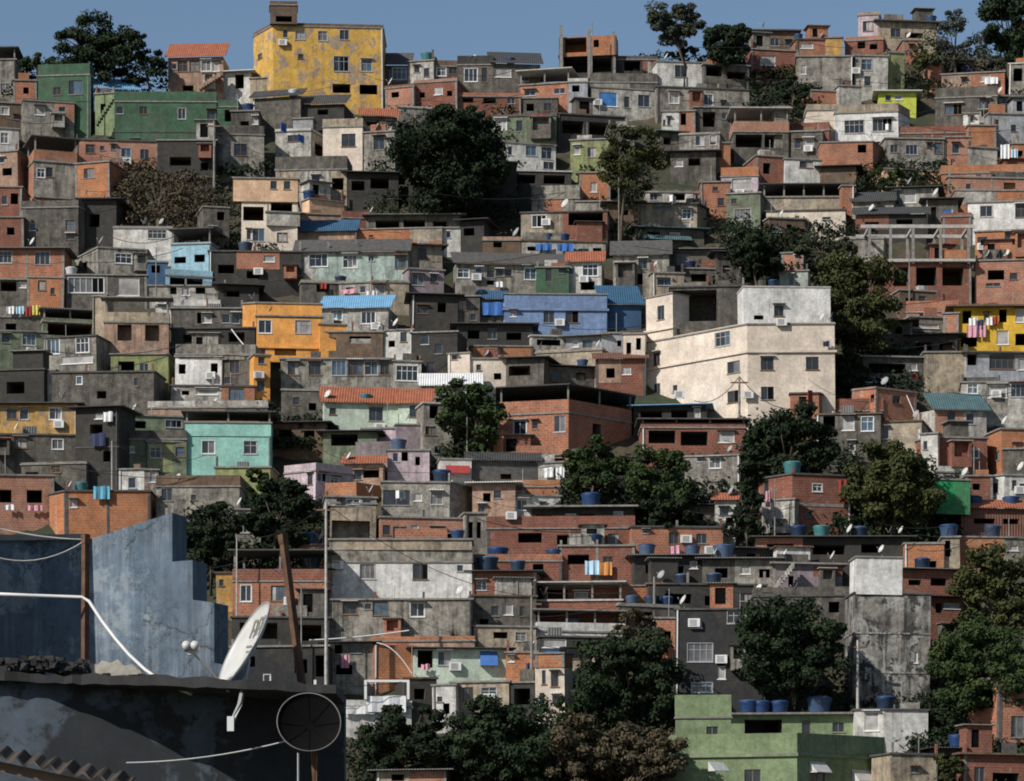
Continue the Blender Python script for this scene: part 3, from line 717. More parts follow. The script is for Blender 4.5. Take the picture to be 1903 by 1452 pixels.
H(-20,520,52,566,'gd','dim grey house under the long red brick house',W='15,532,30,18v 42,530,12,8c')
H(50,514,118,568,'bo','orange brick lower storey with a hanging white tank',W='77,530,14,18g 97,540,8,12k',p=(2,'bn'))
H(120,458,272,516,'gr','cement house with salmon gable and barred window',c=182,th=14,ph=62,W='228,478,30,18g 150,485,10,20v',p=(3,'conc'))
H(118,512,272,562,'gd','veranda house with glass band below the salmon gable',c=124,W='160,530,66,28g 190,545,10,26v 238,532,40,34c 264,540,10,30k',fr=True)
H(210,420,320,470,'wh','white house with grey window on the lower dry bank',W='292,432,34,22g 268,430,11,11k',p=(5,'conc'),th=-2)
H(318,452,392,494,'lb','sky blue house with arched balcony and dark red upper void',W='335,484,22,12v 372,482,20,14v',t=(24,'concd',2),p=(4,'lb'))
H(276,484,312,540,'db','deep blue wall with steps beside the sky blue house',W='290,500,16,14v',p=(4,'lb'))
H(308,500,392,540,'lb','sky blue lower balcony with a dark dome beneath',W='345,524,60,18v',p=(12,'lb'))
H(388,468,560,530,'bk','long blackened house with grey panel beside a street pole',W='420,500,30,16v 500,480,20,12c 470,510,24,14v',rm='concd')
H(270,532,420,556,'gw','pale ruin with brick openings under the sky blue balcony',W='322,540,12,14v 345,542,14,14c 372,540,18,12v',th=3)
H(290,556,408,580,'wh','white parapet strip above the weathered stone house',w=0,p=(14,'wh'))
H(318,574,452,618,'gd','weathered stone house with a black slit window',W='370,591,8,20v 385,592,16,16c 420,592,14,16k 438,592,14,18k')
H(405,530,480,562,'bk','black roofed shed uphill of the orange house',W='430,545,30,12v',roof='sheet')
# --- middle band
H(550,470,758,524,'te','long pale teal house with stained walls and dark roof',roof='shed:22',rm='concd',W='592,484,34,24g 651,487,26,24g 690,482,10,10k 745,490,20,22g')
H(550,470,670,524,'gw','stained grey half of the long pale teal house',W='592,484,34,24g 651,487,26,24g 620,490,10,24k',b=526,d=1.0)
H(758,456,822,502,'be','beige upper house with dark window and flat slab roof',W='785,470,16,18k',oh=.5,rm='concd')
H(758,500,824,552,'ma','mauve grey lower house beneath the flat slab roof',W='776,519,20,20k 805,515,12,14k')
H(560,520,640,548,'gd','stone terrace with laundry above the blue metal roof',W='600,535,24,14v',p=(6,'be'))
H(690,520,760,566,'be','beige house with two blank panels under the pale teal house',W='705,545,22,30c',p=(5,'be'))
H(630,528,694,552,'gw','narrow white hut hung with pink washing',W='650,540,14,10v 675,540,10,12k')
H(835,490,1056,545,'gr','long weathered house with four windows and brick end',c=848,roof='shed:20',rm='concd',W='860,508,24,16g 890,502,12,10k 912,508,14,14k 928,506,12,12k 913,524,16,9v 986,506,22,22g 945,505,12,12k')
H(996,498,1057,545,'gn','small green house with red door and balcony',W='1020,511,12,26o 1043,505,10,7k',b=548,d=1.5)
H(1055,488,1118,544,'wh','white house with orange fascia and barred window',roof='tile:18',rm='tile',W='1062,505,9,12k 1097,503,28,22g 1092,532,26,16v')
H(1140,476,1244,545,'gr','grey house with green tinted roof near the cream block',roof='shed:26',rm='concd',W='1195,492,16,18k 1215,500,30,8c 1190,520,10,20v')
H(1240,466,1334,512,'gd','dark house with a white shuttered window above the cream block',W='1268,482,24,22g 1308,490,18,14k',roof='sheet',rm='sheet')
H(1330,470,1420,535,'gd','grimy house below jungle trees beside a pipe railing',W='1350,500,14,14v 1385,490,18,12c',roof='sheet')
H(1430,406,1500,440,'bn','cluttered brown shed under the cream house',W='1445,425,14,12c 1468,422,10,12v 1490,428,14,10v')
H(1560,440,1640,500,'gr','long bare concrete retaining house above the olive tree',w=0,th=-12,p=(6,'gr'))
H(1452,472,1492,508,'bp','small pink brick box among the trees',W='1480,480,6,5k',th=-14)
H(1448,506,1500,540,'te','mint coloured hut below the pink brick box',W='1470,522,10,20k')
H(937,572,1128,612,'bl','blue house with long parapet and three openings',th=1,bands=(575,),roof='none',W='954,583,11,11c 1020,588,20,22k 1063,588,24,22k')
H(937,545,1128,574,'bl','plain blue parapet storey over the blue house',th=1,b=613,w=0,p=(2,'bl'),d=3.0,oh=.06)
H(1122,566,1192,600,'db','dark blue tin roofed shack beside the long blue house',roof='shed:34',rm='sheetdb',w=0,th=8)
H(885,556,940,606,'gd','shack with a blue tarp roof beside the blue house',roof='shed:14',rm='sheetdb',W='905,580,18,18v 858,572,16,16k')
H(836,552,892,612,'gd','stone faced house beside the blue tarp shack',W='860,568,16,18g 880,590,10,12k')
H(472,562,597,590,'or','bright orange parapet storey of the orange house',c=476,th=3,w=0,p=(2,'or'),b=672,oh=.05)
H(472,588,597,672,'or','bright orange house with two white framed windows',c=476,th=3,bands=(645,),W='492,607,24,24g 562,606,28,24g 486,655,14,14k 530,654,40,12v',b=672)
H(450,566,476,620,'or','shadowed orange side wing of the orange house',w=0,d=2,th=-20)
H(472,660,502,750,'or','orange tower with round window under the orange house',W='485,716,14,20k 486,668,12,14k',d=2)
H(598,574,722,622,'gw','pinkish house with light blue metal roof',roof='shed:22',rm='sheetb',W='625,585,22,22g 685,592,26,22g')
H(598,618,712,672,'bn','dark lower house with white wash under the blue metal roof',W='615,640,20,24v 670,632,40,14v',p=None)
H(594,602,642,664,'or','rust orange return wall beside the blue roofed house',w=0,b=674,d=1.4,th=10)
H(642,630,706,672,'gw','pale ledge house beneath the pinkish house',W='685,645,14,14k',p=(10,'gw'))
H(702,616,768,672,'wh','white wedge roofed house in the dark ravine',W='750,628,12,18k 728,640,12,12v',th=-12,d=3)
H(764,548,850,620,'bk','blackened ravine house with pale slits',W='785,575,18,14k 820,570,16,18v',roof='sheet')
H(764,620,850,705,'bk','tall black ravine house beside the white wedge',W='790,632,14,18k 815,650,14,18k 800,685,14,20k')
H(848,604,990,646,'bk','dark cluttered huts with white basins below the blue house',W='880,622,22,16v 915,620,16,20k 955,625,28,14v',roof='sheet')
H(522,668,732,722,'gr','gallery house with a long band of veranda windows',W='545,685,20,24k 565,685,20,24k 585,685,22,24k 606,685,22,24k 630,684,26,28g 660,684,26,28g 690,684,24,26g 715,684,16,26k',p=None,rm='conc')
H(730,672,782,722,'gw','white framed bay house beside the gallery house',W='756,693,40,28g',rm='conc')
H(876,642,992,668,'bo','orange brick attic of the cream ruin',W='920,654,16,14k',p=(2,'conc'))
H(833,656,874,720,'cr','cream ruined wing with brick edge',W='845,665,10,8k',th=-12,p=(3,'bp'))
H(874,668,945,722,'cr','cream house with slanted wall below the orange brick attic',W='890,683,9,11k 925,700,14,12v')
H(940,668,1010,722,'gd','dark carport house beside the cream slanted wall',W='965,690,40,18v',roof='sheet')
H(988,625,1054,652,'gw','white framed flat roofed hut below the blue house',W='1020,636,44,11v',rm='concl')
H(1052,628,1124,662,'bg','blue grey house with one barred window under the blue house',W='1092,641,18,14k 1070,640,10,12c',roof='sheet',rm='sheet')
H(1118,620,1168,672,'bg','pale blue grey house with a black square window',W='1151,638,8,11v',rm='conc',th=4)
H(996,652,1118,684,'be','rust stained beige wall below the barred window house',w=0,p=(6,'be'))
H(985,680,1110,716,'gd','cluttered dark house with blue barrels',W='1010,698,12,16c 1035,696,16,18k 1080,696,18,14v',roof='sheet')
H(1108,668,1200,712,'bd','maroon roofed stair shed beside the cream block',roof='tile:10',rm='tiled',W='1135,694,16,18v 1165,690,16,14c')
H(1158,622,1198,706,'cr','cream stair gallery climbing beside the cream block',th=-8,W='1168,648,9,22v 1186,640,9,22v 1176,690,14,14v',d=2.5,b=None)
CB = H(1205,600,1553,790,'cr','huge cream apartment block with rows of square windows',c=1390,th=1.5,ph=46,p=(4,'cr'),roof='none',bands=(654,),W='1229,637,12,24k 1229,696,12,24k 1262,700,8,14k 1347,622,26,26g 1366,678,22,22k 1427,676,24,24k 1511,676,24,24k 1366,733,22,22k 1427,731,24,24k 1428,785,20,10k',cat='apartment block',nm='apartment_block')
H(1203,552,1250,642,'cr','cream corner tower on the cream apartment block',b=686,th=-46,W='1229,585,12,26k',d=2,p=(2,'cr'),bands=(616,))
H(1248,534,1386,640,'gd','dark recessed terrace storey on the cream block',b=708,th=-3,W='1292,568,84,58v 1345,580,22,20g',d=4,rm='concd')
H(1384,534,1547,634,'ws','blank white upper storey standing on the cream block',b=779,W='1450,577,18,20k 1412,590,18,8v',d=3,rm='concl',oh=.05)
H(1197,508,1272,560,'be','beige attic house behind the cream corner tower',W='1235,524,26,12k',c=1212)
H(1270,500,1400,536,'gd','grey roof room with pipe railing above the recessed terrace',W='1300,516,30,14v 1345,520,40,16v')
# --- west side, middle band
H(-20,570,82,622,'gd','grey parapet house with washing at the frame edge',p=(20,'gr'),W='20,608,20,14v')
H(-20,612,84,700,'gg','shaded grey house with two windows at the frame edge',W='52,628,24,22g 10,628,14,16k 50,684,26,18k',p=(3,'conc'))
H(80,590,178,636,'gg','open green grey porch with slim posts',W='128,610,80,24v',t=(16,'sheet',3),p=(8,'gg'))
H(82,630,182,690,'gr','glazed veranda house above the stone terrace',W='100,645,24,28g 128,645,28,28g 156,645,24,28g 174,642,10,28c 145,672,60,14c',rm='concd')
H(186,580,313,660,'sa','brick front house with beige parapet and two black openings',p=(20,'be'),W='231,618,26,30v 282,618,26,30v',t=(26,'conc',2),c=194,th=3,fr=False)
H(172,552,198,630,'be','tall beige end wall beside the two black openings',w=0,d=1.5,th=-18)
H(206,660,313,716,'li','olive green house under the two black openings',W='235,682,30,20v 268,685,16,16k 222,682,14,18c',rm='conc')
H(325,664,412,720,'ws','white house with two black windows and grey parapet',p=None,W='338,686,13,18v 398,684,13,18v 392,700,18,12k')
H(326,640,474,668,'gr','long grey parapet above the white house with black windows',w=0,p=(20,'gr'),b=720)
H(318,612,474,644,'bk','dark open terrace with a thin rail under the stone house',W='370,630,60,16v 440,628,30,18v',rm='concd')
H(410,664,474,720,'gd','grey brick house with a tall window beside the orange tower',W='437,684,18,24g 425,708,14,12k')
H(318,718,474,750,'gw','low white strip house with glazed door',W='345,730,14,8v 385,728,40,10c 440,732,28,22g',rm='concd')
H(96,694,288,760,'gd','long mossy stone house with two narrow windows',W='148,708,10,14g 255,712,8,14k 265,712,8,14k 190,735,18,14v',rm='concd')
H(82,690,104,748,'wh','white gate pillar and steps by the mossy stone house',w=0,d=1.2,th=-10)
H(-20,690,84,752,'bk','black recess house at the frame edge with white bin',W='30,722,34,22v',rm='concd')
H(-20,752,144,808,'yo','stained yellow house with three windows and dark eave',W='22,770,18,18k 45,770,16,20g 103,769,22,22g',roof='sheet',rm='concd')
H(-20,808,146,864,'gd','soot streaked grey house under the stained yellow house',W='37,822,24,20g 105,824,20,18g',rm='concd')
H(40,860,162,912,'gd','low grey house with brick edge beside the dark alley',W='105,871,18,18g 60,885,24,14v',p=(5,'gr'))
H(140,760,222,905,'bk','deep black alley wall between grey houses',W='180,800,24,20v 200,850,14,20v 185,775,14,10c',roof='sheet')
H(-20,884,98,968,'bp','unfinished brick house with two square voids',W='10,922,22,24v 62,922,28,24v',fr=True)
H(83,914,278,980,'bo','orange brick house hung with a blue tarp',c=122,th=6,ph=50,W='137,936,12,14c',rm='concd')
H(275,746,498,772,'sa','long pinkish parapet above the turquoise house',w=0,p=(14,'gw'))
H(218,772,346,820,'gg','faded green upper storey beside the turquoise house',W='320,784,30,14g 250,788,40,14v',p=None)
H(218,800,346,880,'gg','mossy green house with two barred windows',p=(18,'gd'),c=224,W='289,841,20,20g 334,840,16,18g 245,835,10,12c')
H(274,822,346,878,'li','light green wing joined to the turquoise house',W='289,841,20,20g 332,840,16,18g',b=882,d=1.2)
H(344,808,503,872,'mt','turquoise house with twin white windows and parapet',th=1,W='387,831,24,24g 465,831,24,24g',roof='none')
H(344,784,503,810,'mt','turquoise parapet terrace over the twin windows',th=1,b=873,w=0,p=(2,'mt'),t=(18,'concd',3),d=4.2)
H(400,870,503,915,'li','lime green lower storey under the turquoise house',w=0,W='420,890,14,14k')
H(220,874,272,926,'wh','tiny white house with arched door below the mossy house',W='246,898,14,20g 258,896,6,14k')
H(268,874,294,930,'gr','narrow grey house with tall white shutter',W='284,885,12,22c')
H(290,884,446,958,'gr','grey rendered house with a brown parapet below the turquoise house',p=(22,'bn'),W='310,920,20,22k 360,925,10,10k')
H(437,948,484,1026,'gr','slender grey house with one white window beside a street pole',W='457,977,36,26g',roof='slab',rm='conc')
H(522,722,606,786,'gd','mottled grey house beside the tile roofed mint house',W='550,745,12,14k 580,755,14,14v',p=(4,'conc'))
H(500,788,605,826,'bn','ramshackle terrace with plants below the mottled grey house',W='530,806,24,14v 575,808,20,14v',roof='sheet')
H(602,748,742,808,'mi','pale mint house with terracotta roof and three windows',roof='tile:28',W='618,764,12,12k 638,766,26,26k 698,767,26,26k')
H(740,750,798,808,'mi','white end bay of the pale mint house',roof='tile:26',W='773,764,24,22k',b=809)
H(600,804,700,850,'gg','shaded carport under the pale mint house',W='640,818,50,22v',roof='sheet')
H(784,718,892,752,'gw','shack with a bright white metal roof',roof='shed:22',rm='sheetw',W='830,745,40,8v')
H(786,750,842,850,'gr','grey stack of rooms beside the palm like tree',W='805,765,16,24v 800,800,20,16k 815,835,16,14k',rm='concl')
H(736,788,798,838,'ma','mauve rendered cube uphill of the pink house',w=0,p=(2,'ma'))
H(662,822,745,862,'ma','mauve parapet house with pinkish top',p=(26,'ma'),w=0)
H(672,798,742,824,'pi','pale pink attic with broken window under the mint house',W='682,808,16,14v 710,808,14,12k')
H(720,838,798,886,'pi','pink house with a white door and blue tank',W='735,850,10,16k 752,848,12,18v 776,857,9,16v')
H(524,860,652,926,'pi','pink corner house with arched side windows',c=586,th=38,ph=40,p=(16,'pi'),W='575,888,10,24k 597,884,16,20k 620,890,14,14g 540,895,22,14v')
H(604,896,708,930,'bo','orange brick roof terrace below the pink corner house',c=662,th=52,ph=14,p=(26,'bo'),w=0,fr=False,t=None)
H(640,862,712,896,'sa','small tiled porch beside the pink corner house',roof='tile:12',W='665,884,14,16k 690,880,30,18v')
H(606,936,698,1006,'be','beige terrace house with a wide black opening',c=613,p=None,W='650,984,74,34v 645,932,24,14g 675,930,24,14k')
H(604,924,698,940,'gw','pale strip of small windows above the wide black opening',b=1008,W='630,931,12,8k 655,931,24,9g 680,931,16,9k')
H(708,898,882,968,'gr','grey two storey house with a glazed balcony and shaded side',c=835,th=58,ph=3,W='735,926,52,28k 776,925,14,14c 811,926,22,24g',p=None)
H(706,962,868,1012,'bp','patched brick lower storey with doors and small windows',W='718,985,14,18k 743,990,26,24k 770,982,14,14c 811,988,24,20k 836,996,10,14v 852,996,9,14v',rm='conc')
H(864,955,905,1015,'gr','narrow stair bay with white posts beside the patched brick storey',W='875,985,8,30v 890,985,8,30v')
H(608,1018,877,1120,'ws','large whitewashed building with weathered parapet',th=1,p=(28,'gr'),W='683,1061,28,30g 781,1062,28,30k 623,1050,10,12k 855,1056,11,12k',roof='slab')
H(612,1004,877,1022,'be','long beige ledge on top of the whitewashed building',w=0,b=1121,d=4)
H(608,1116,877,1200,'gr','stained brown grey base of the whitewashed building',W='650,1131,26,22g 684,1128,12,10k 707,1131,28,26g 776,1134,26,26g',rm='conc',p=None)
# --- centre
H(928,742,1178,852,'br','big sunlit brick house with dark sheet roof and three windows',c=1056,th=46,ph=18,p=(26,'br'),W='966,793,24,30g 994,787,11,15k 1040,787,20,30k 946,800,12,18k 1110,790,16,22v',t=(26,'sheetd',3),fr=False)
H(878,800,934,866,'bo','sloping brick annex joined to the big sunlit brick house',p=(16,'bo'),W='900,850,10,6k',th=-14,fr=False)
H(925,848,1060,880,'bp','whitish lower storey beneath the big sunlit brick house',W='965,858,22,8k 990,860,10,12c 1030,860,40,14v')
H(870,856,1002,902,'concd','dark metal roofed hall with grey gable',roof='shed:14',rm='sheetd',W='940,885,20,10v')
H(818,852,876,912,'wh','white wall with a red parasol on its terrace',w=0,th=6,p=(2,'wh'))
H(954,892,1040,926,'bo','brick parapet hut with a dark car like tank on top',w=0,p=(14,'bo'))
H(1000,862,1056,898,'gw','white hut hung with pale washing beside the brick parapet hut',W='1015,878,12,14v 1035,876,12,12k')
H(878,900,958,960,'sa','pinkish rubble house with white awning',W='905,925,14,16v 925,920,14,14k 895,945,12,14k',roof='sheet',rm='sheetw')
H(942,922,1042,958,'wh','white house with grey window under the brick parapet hut',W='970,938,20,20g 1010,935,14,8k')
H(988,944,1178,985,'bk','long open veranda with columns below the round trees',W='1010,965,30,18v 1060,962,20,14c 1090,965,30,18v 1148,962,18,22c',rm='conc',oh=.6)
H(905,960,1180,1016,'bd','long dark brick parapet house under the open veranda',p=(24,'bd'),W='985,1000,44,18v 1055,1004,40,18v 1140,1004,20,22k',th=1)
H(1174,980,1345,1030,'br','red brick house with rag window near the round trees',W='1253,1000,18,22g 1305,1000,20,18k 1200,988,10,6k',rm='concd')
H(1280,940,1345,985,'gd','green shadowed hut behind the round trees',W='1300,960,16,14v',roof='sheet')
H(1328,930,1366,990,'wh','white cottage with tile roof beneath the dark trees',W='1345,951,16,14k 1355,970,14,16v',roof='tile:12')
H(880,1030,1044,1066,'bd','red brick parapet with blue drums above it',p=(14,'br'),W='905,1055,16,12v 1000,1055,20,14v')
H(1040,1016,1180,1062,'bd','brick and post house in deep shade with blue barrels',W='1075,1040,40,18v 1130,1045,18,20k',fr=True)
H(1178,1034,1310,1082,'bk','dark clutter house with gratings below the red brick house',W='1215,1058,30,16v 1260,1060,24,16v 1290,1050,14,14c',roof='sheet',rm='sheet')
H(1305,1040,1445,1090,'gd','dark pipe hung house with a long blue tank',W='1340,1065,24,18v 1385,1060,18,14c 1420,1066,20,16v',roof='sheet',rm='sheet')
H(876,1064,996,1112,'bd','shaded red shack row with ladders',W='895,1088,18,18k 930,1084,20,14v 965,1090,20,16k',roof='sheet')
H(876,1108,996,1178,'gd','patched stone house with a teal drainpipe',W='920,1135,14,18k 945,1132,16,20c 970,1135,8,18k 900,1155,16,10v',rm='bn')
H(880,1165,996,1200,'be','beige corner house behind a street pole',W='968,1182,20,16g 930,1180,26,12v')
H(993,1118,1155,1140,'bd','red slab house with open upper floor',t=(34,'concl',4),w=0,rm='concl')
H(1010,1090,1152,1120,'bd','brick rear wall inside the open upper floor',b=1116,W='1080,1106,26,12c 1035,1104,40,16v',p=(2,'conc'),d=2)
H(1150,1088,1216,1124,'bo','orange brick end house beside the open upper floor',w=0,W='1172,1098,10,6k',p=(2,'conc'))
H(998,1156,1162,1186,'wh','white parapet house with a blue tank on its balcony',t=(22,'conc',4),p=(18,'wh'),w=0)
H(1002,1184,1136,1226,'bk','dark storey with blue shutters under the white parapet house',W='1030,1195,44,16c 1090,1200,50,18v 1030,1212,40,12b',rm='concd')
H(996,1236,1066,1350,'cr','tall cream house with an orange brick crown',p=None,c=1050,th=60,ph=6,W='1032,1262,14,28k 1012,1258,7,26k 1008,1300,9,26k 1034,1300,14,18k',roof='none')
H(996,1212,1066,1240,'bo','orange brick crown storey of the tall cream house',c=1050,th=60,ph=6,b=1351,w=0,p=(3,'bo'))
H(1054,1206,1106,1250,'be','beige lean-to beside the orange brick crown',roof='sheet',rm='sheet',w=1)
H(1150,1120,1262,1160,'gd','grey roof terrace with blue tanks in a line',W='1200,1142,30,14v',p=(6,'conc'))
H(1210,1150,1262,1215,'br','brick stub house with a white downpipe',W='1240,1180,12,14v',fr=False)
H(1254,1134,1420,1320,'mo','dark stone house with three white framed windows',W='1367,1143,34,32g 1300,1213,46,34g 1304,1278,38,18g 1293,1160,20,14c 1340,1250,14,24c',rm='concd')
H(1205,1086,1425,1136,'bk','long black walled terrace above the dark stone house',W='1260,1112,50,18v 1330,1115,40,18v 1390,1108,30,14k',rm='concd')
H(1402,1092,1600,1170,'gd','long dark roofed house behind the round dark tree',W='1425,1140,32,26g 1500,1112,14,20k 1550,1130,20,20v',rm='concd',p=(18,'gd'))
H(1440,1048,1566,1100,'ma','mauve grey flat roofed house with outside stairs',w=0,W='1470,1080,10,20v',rm='conc',oh=.4)
H(1366,1020,1450,1050,'bk','dark shack with dishes and white scraps',W='1400,1034,24,12v',roof='sheet')
# --- east side, middle band
H(1612,488,1806,548,'bd','brick lower floor of the bare concrete frame',W='1634,514,30,36v 1675,514,28,36v 1722,514,38,34v 1772,514,40,34v',fr=True,rm='concl',oh=.3)
H(1684,560,1778,596,'bp','pinkish house under a curved brick parapet',p=(22,'br'),th=-10,W='1720,588,24,10k',c=None)
H(1672,540,1740,575,'bn','brown shack beside the curved brick parapet',W='1690,560,14,14v 1715,556,14,16k')
H(1772,572,1925,652,'yl','bright yellow house with a balcony and hanging washing',W='1796,590,16,24v 1832,590,10,14k 1862,588,14,24v 1893,588,16,24c 1800,632,30,26v 1862,628,22,26c 1895,632,20,22v',p=None,roof='slab',rm='bn',oh=.7,nm='house')
H(1752,584,1780,652,'bp','pink brick stair wall beside the bright yellow house',w=0,d=2,th=-15)
H(1692,590,1756,630,'gr','grey house with white shop strip under the pinkish house',W='1720,605,54,8c 1720,622,40,10v',rm='conc')
H(1630,600,1696,655,'gd','dark hut behind the olive tree',W='1648,614,16,12c 1670,616,12,12v',roof='sheet')
H(1690,625,1776,662,'bk','dim shop row full of goods beside the yellow house',W='1715,645,30,16v 1755,645,24,16v',roof='sheet')
H(1604,664,1730,718,'gd','dark carport house with striped balustrade',W='1650,684,70,18v 1700,680,14,14c 1640,705,60,10k',rm='conc',oh=.3)
H(1718,656,1796,712,'be','rounded bare concrete wall house under the shop row',w=0,rm='conc')
H(1794,656,1925,716,'bg','pale grey house with wide white framed window',W='1806,668,18,22v 1862,672,46,26g 1900,675,14,22c',rm='concd',oh=.35)
H(1786,712,1925,770,'gw','long grey house with blank white panel and barred windows',W='1807,722,18,20g 1852,728,34,24c 1890,726,26,26g',rm='conc')
H(1470,732,1530,800,'br','brick block with hanging red cloth beside the cream block',c=1522,th=66,ph=4,W='1492,745,14,16v',rm='concd',fr=False)
H(1520,742,1640,782,'bd','long dark brick roof room behind the fig tree',w=0,p=(24,'bd'))
H(1516,772,1634,850,'gd','grey house with pale shutters beside the brick roofed house',W='1540,785,22,22v 1575,788,22,26c 1610,790,22,26g 1582,835,12,26c',rm='bn')
H(1586,718,1708,790,'br','gabled brick house with cluttered roof and wires',c=1626,th=30,ph=40,W='1625,740,14,14v 1668,738,16,14k',p=(4,'bd'))
H(1634,786,1710,852,'be','tan wall with white pilaster under the gabled brick house',W='1645,805,12,22k 1704,820,6,44c',rm='bn')
H(1710,762,1836,816,'gw','white upper house with teal shed roof and two dark windows',c=1738,th=10,ph=55,W='1769,774,15,20k 1805,777,15,20k',roof='shed:30',rm='sheettl')
H(1710,814,1838,892,'bd','dark red brick lower storey with white corner',c=1738,th=10,ph=55,W='1814,842,16,16g 1722,828,8,18k',rm='conc',fr=False)
H(1712,808,1742,890,'wh','white corner wall beside the dark red brick storey',b=893,w=0,d=1.2,th=-20,W='1720,828,7,16k')
H(1836,798,1925,888,'bo','tangerine brick house with grey plastered patch',c=1862,th=12,W='1855,844,10,16k 1890,830,14,12k',fr=False)
H(1865,836,1925,886,'gd','grey rendered patch wall of the tangerine brick house',b=889,w=0,d=1)
H(1738,866,1800,900,'gw','white fence like shack below the red brick storey',W='1780,880,20,10v',p=(12,'wh'))
H(1740,890,1804,955,'eg','emerald green shed among bushes',th=8,w=0,p=(2,'eg'),b=1003)
H(1796,886,1846,950,'bd','brown brick hut beside the emerald shed',W='1815,905,14,12v')
H(1838,884,1925,950,'wh','white two room house with dark windows at the frame edge',c=1866,th=6,ph=40,W='1850,906,12,20k 1885,900,9,16k 1900,905,10,14k 1885,935,12,6k')
H(1786,944,1925,985,'tiled','long rust red roof house with blue drums',roof='tile:14',W='1830,968,40,10v 1880,968,30,10v',rm='tile')
H(1416,882,1584,992,'bd','red brick house with white corner and dark balcony',c=1472,th=14,ph=52,W='1520,905,18,14g 1505,955,14,16g 1555,962,10,26v 1428,895,8,24k 1430,925,8,14v 1450,975,16,10k',rm='concd',fr=False)
H(1416,932,1474,992,'gw','whitewashed side wall under the red brick corner',b=994,w=0,d=1,th=-24,W='1450,975,14,10k')
H(1404,1000,1690,1046,'bk','long low dark roof with tanks and dishes',roof='sheet',rm='concd',W='1450,1020,50,18v 1540,1022,60,18v 1620,1020,40,16v',th=-1)
H(1680,1008,1754,1062,'bo','orange brick house with an open porch below the olive tree',W='1720,1050,40,14v',p=(4,'conc'))
H(1752,1000,1784,1058,'be','beige slit house with a white post',W='1762,1020,10,30v')
H(1780,996,1870,1042,'bo','orange brick house under the row of blue drums',w=0,p=(3,'conc'),W='1850,1020,10,10k')
H(1865,1000,1925,1040,'gr','grey cement hut at the frame edge with pale door',W='1885,1018,16,10c')
H(1672,1058,1800,1110,'bd','dark red sheds above the stained concrete tower',W='1700,1082,24,10v 1745,1080,30,14v',roof='sheet',rm='sheet')
H(1588,1034,1674,1104,'ws','white patched top of the stained concrete tower',w=0,th=3,b=1324,d=3,p=(2,'wh'))
H(1585,1100,1728,1322,'gs','tall stained concrete tower wall with black streaks',W='1702,1220,6,20c',rm='concd',p=(3,'conc'),th=3)
H(1724,1110,1800,1200,'bd','dark red hut behind the olive green tree',W='1745,1130,12,18v 1770,1125,30,10c',roof='sheet')
# --- lower left, behind the blue wall
H(392,1066,434,1122,'yo','small orange house with a tiny window above the blue wall',c=402,W='412,1083,8,12k',rm='concd')
H(432,1058,608,1150,'br','brick house with two arched white windows behind the rusty pole',W='457,1103,20,30g 517,1103,26,28g',p=(24,'bd'),t=(34,'concd',3),fr=False)
H(560,1010,606,1062,'bp','narrow brick and white house beside the whitewashed building',W='568,1036,10,12v',th=10,p=(3,'conc'))
H(556,1060,608,1120,'bk','dark stair shed with round tank beside the whitewashed building',W='580,1090,30,16v',roof='sheet')
H(430,1148,612,1210,'bk','black open storey under the arched windows',W='480,1172,70,30v 575,1175,44,30v',rm='concd')
H(430,1204,612,1310,'mo','soot dark stone house behind the satellite dish',W='497,1270,12,30g 560,1240,24,26v 595,1240,16,40v 465,1230,20,20v')
H(606,1196,696,1270,'gr','grey cement house with posts below the whitewashed building',W='662,1203,18,22k 630,1205,14,20v 640,1245,30,18v',rm='conc',roof='sheet')
H(690,1184,882,1216,'sa','long shaded brick shelf with a sheet awning',p=(10,'bo'),w=0,th=0)
H(694,1198,774,1268,'bo','rusty orange brick wall under the sheet awning',w=0,fr=False,roof='none')
H(770,1206,944,1272,'mi','mint white house with blue awning and one white window',W='826,1223,24,26k 790,1222,28,38v',roof='sheet',rm='conc')
H(940,1214,998,1272,'bo','orange brick stub beside the mint white house',W='950,1225,10,10c',fr=True)
H(838,1270,946,1320,'be','beige base with grey window beneath the mint white house',W='909,1289,28,20g 870,1290,20,24k')
H(946,1270,1000,1330,'bk','black gap house with pale posts beside the tall cream house',W='970,1295,30,30v')
H(804,1272,848,1340,'wh','white stair house beside the white framed terrace',W='830,1318,12,20v 818,1300,10,10k',p=(3,'wh'))
H(752,1262,812,1330,'bk','dark side house with grey box on its roof',W='780,1290,20,20v',rm='bn')
WT = H(584,1300,764,1350,'wh','white framed roof terrace with a draped sheet',p=(14,'wh'),w=0,W='620,1335,20,20v',d=4)
H(700,1434,830,1500,'bp','brick house peeking out beneath the dark round bushes',W='740,1446,24,12v',roof='sheet',rm='sheet')
H(1000,1400,1060,1460,'bn','brown shack lost among the dry bushes',W='1030,1430,16,20v')
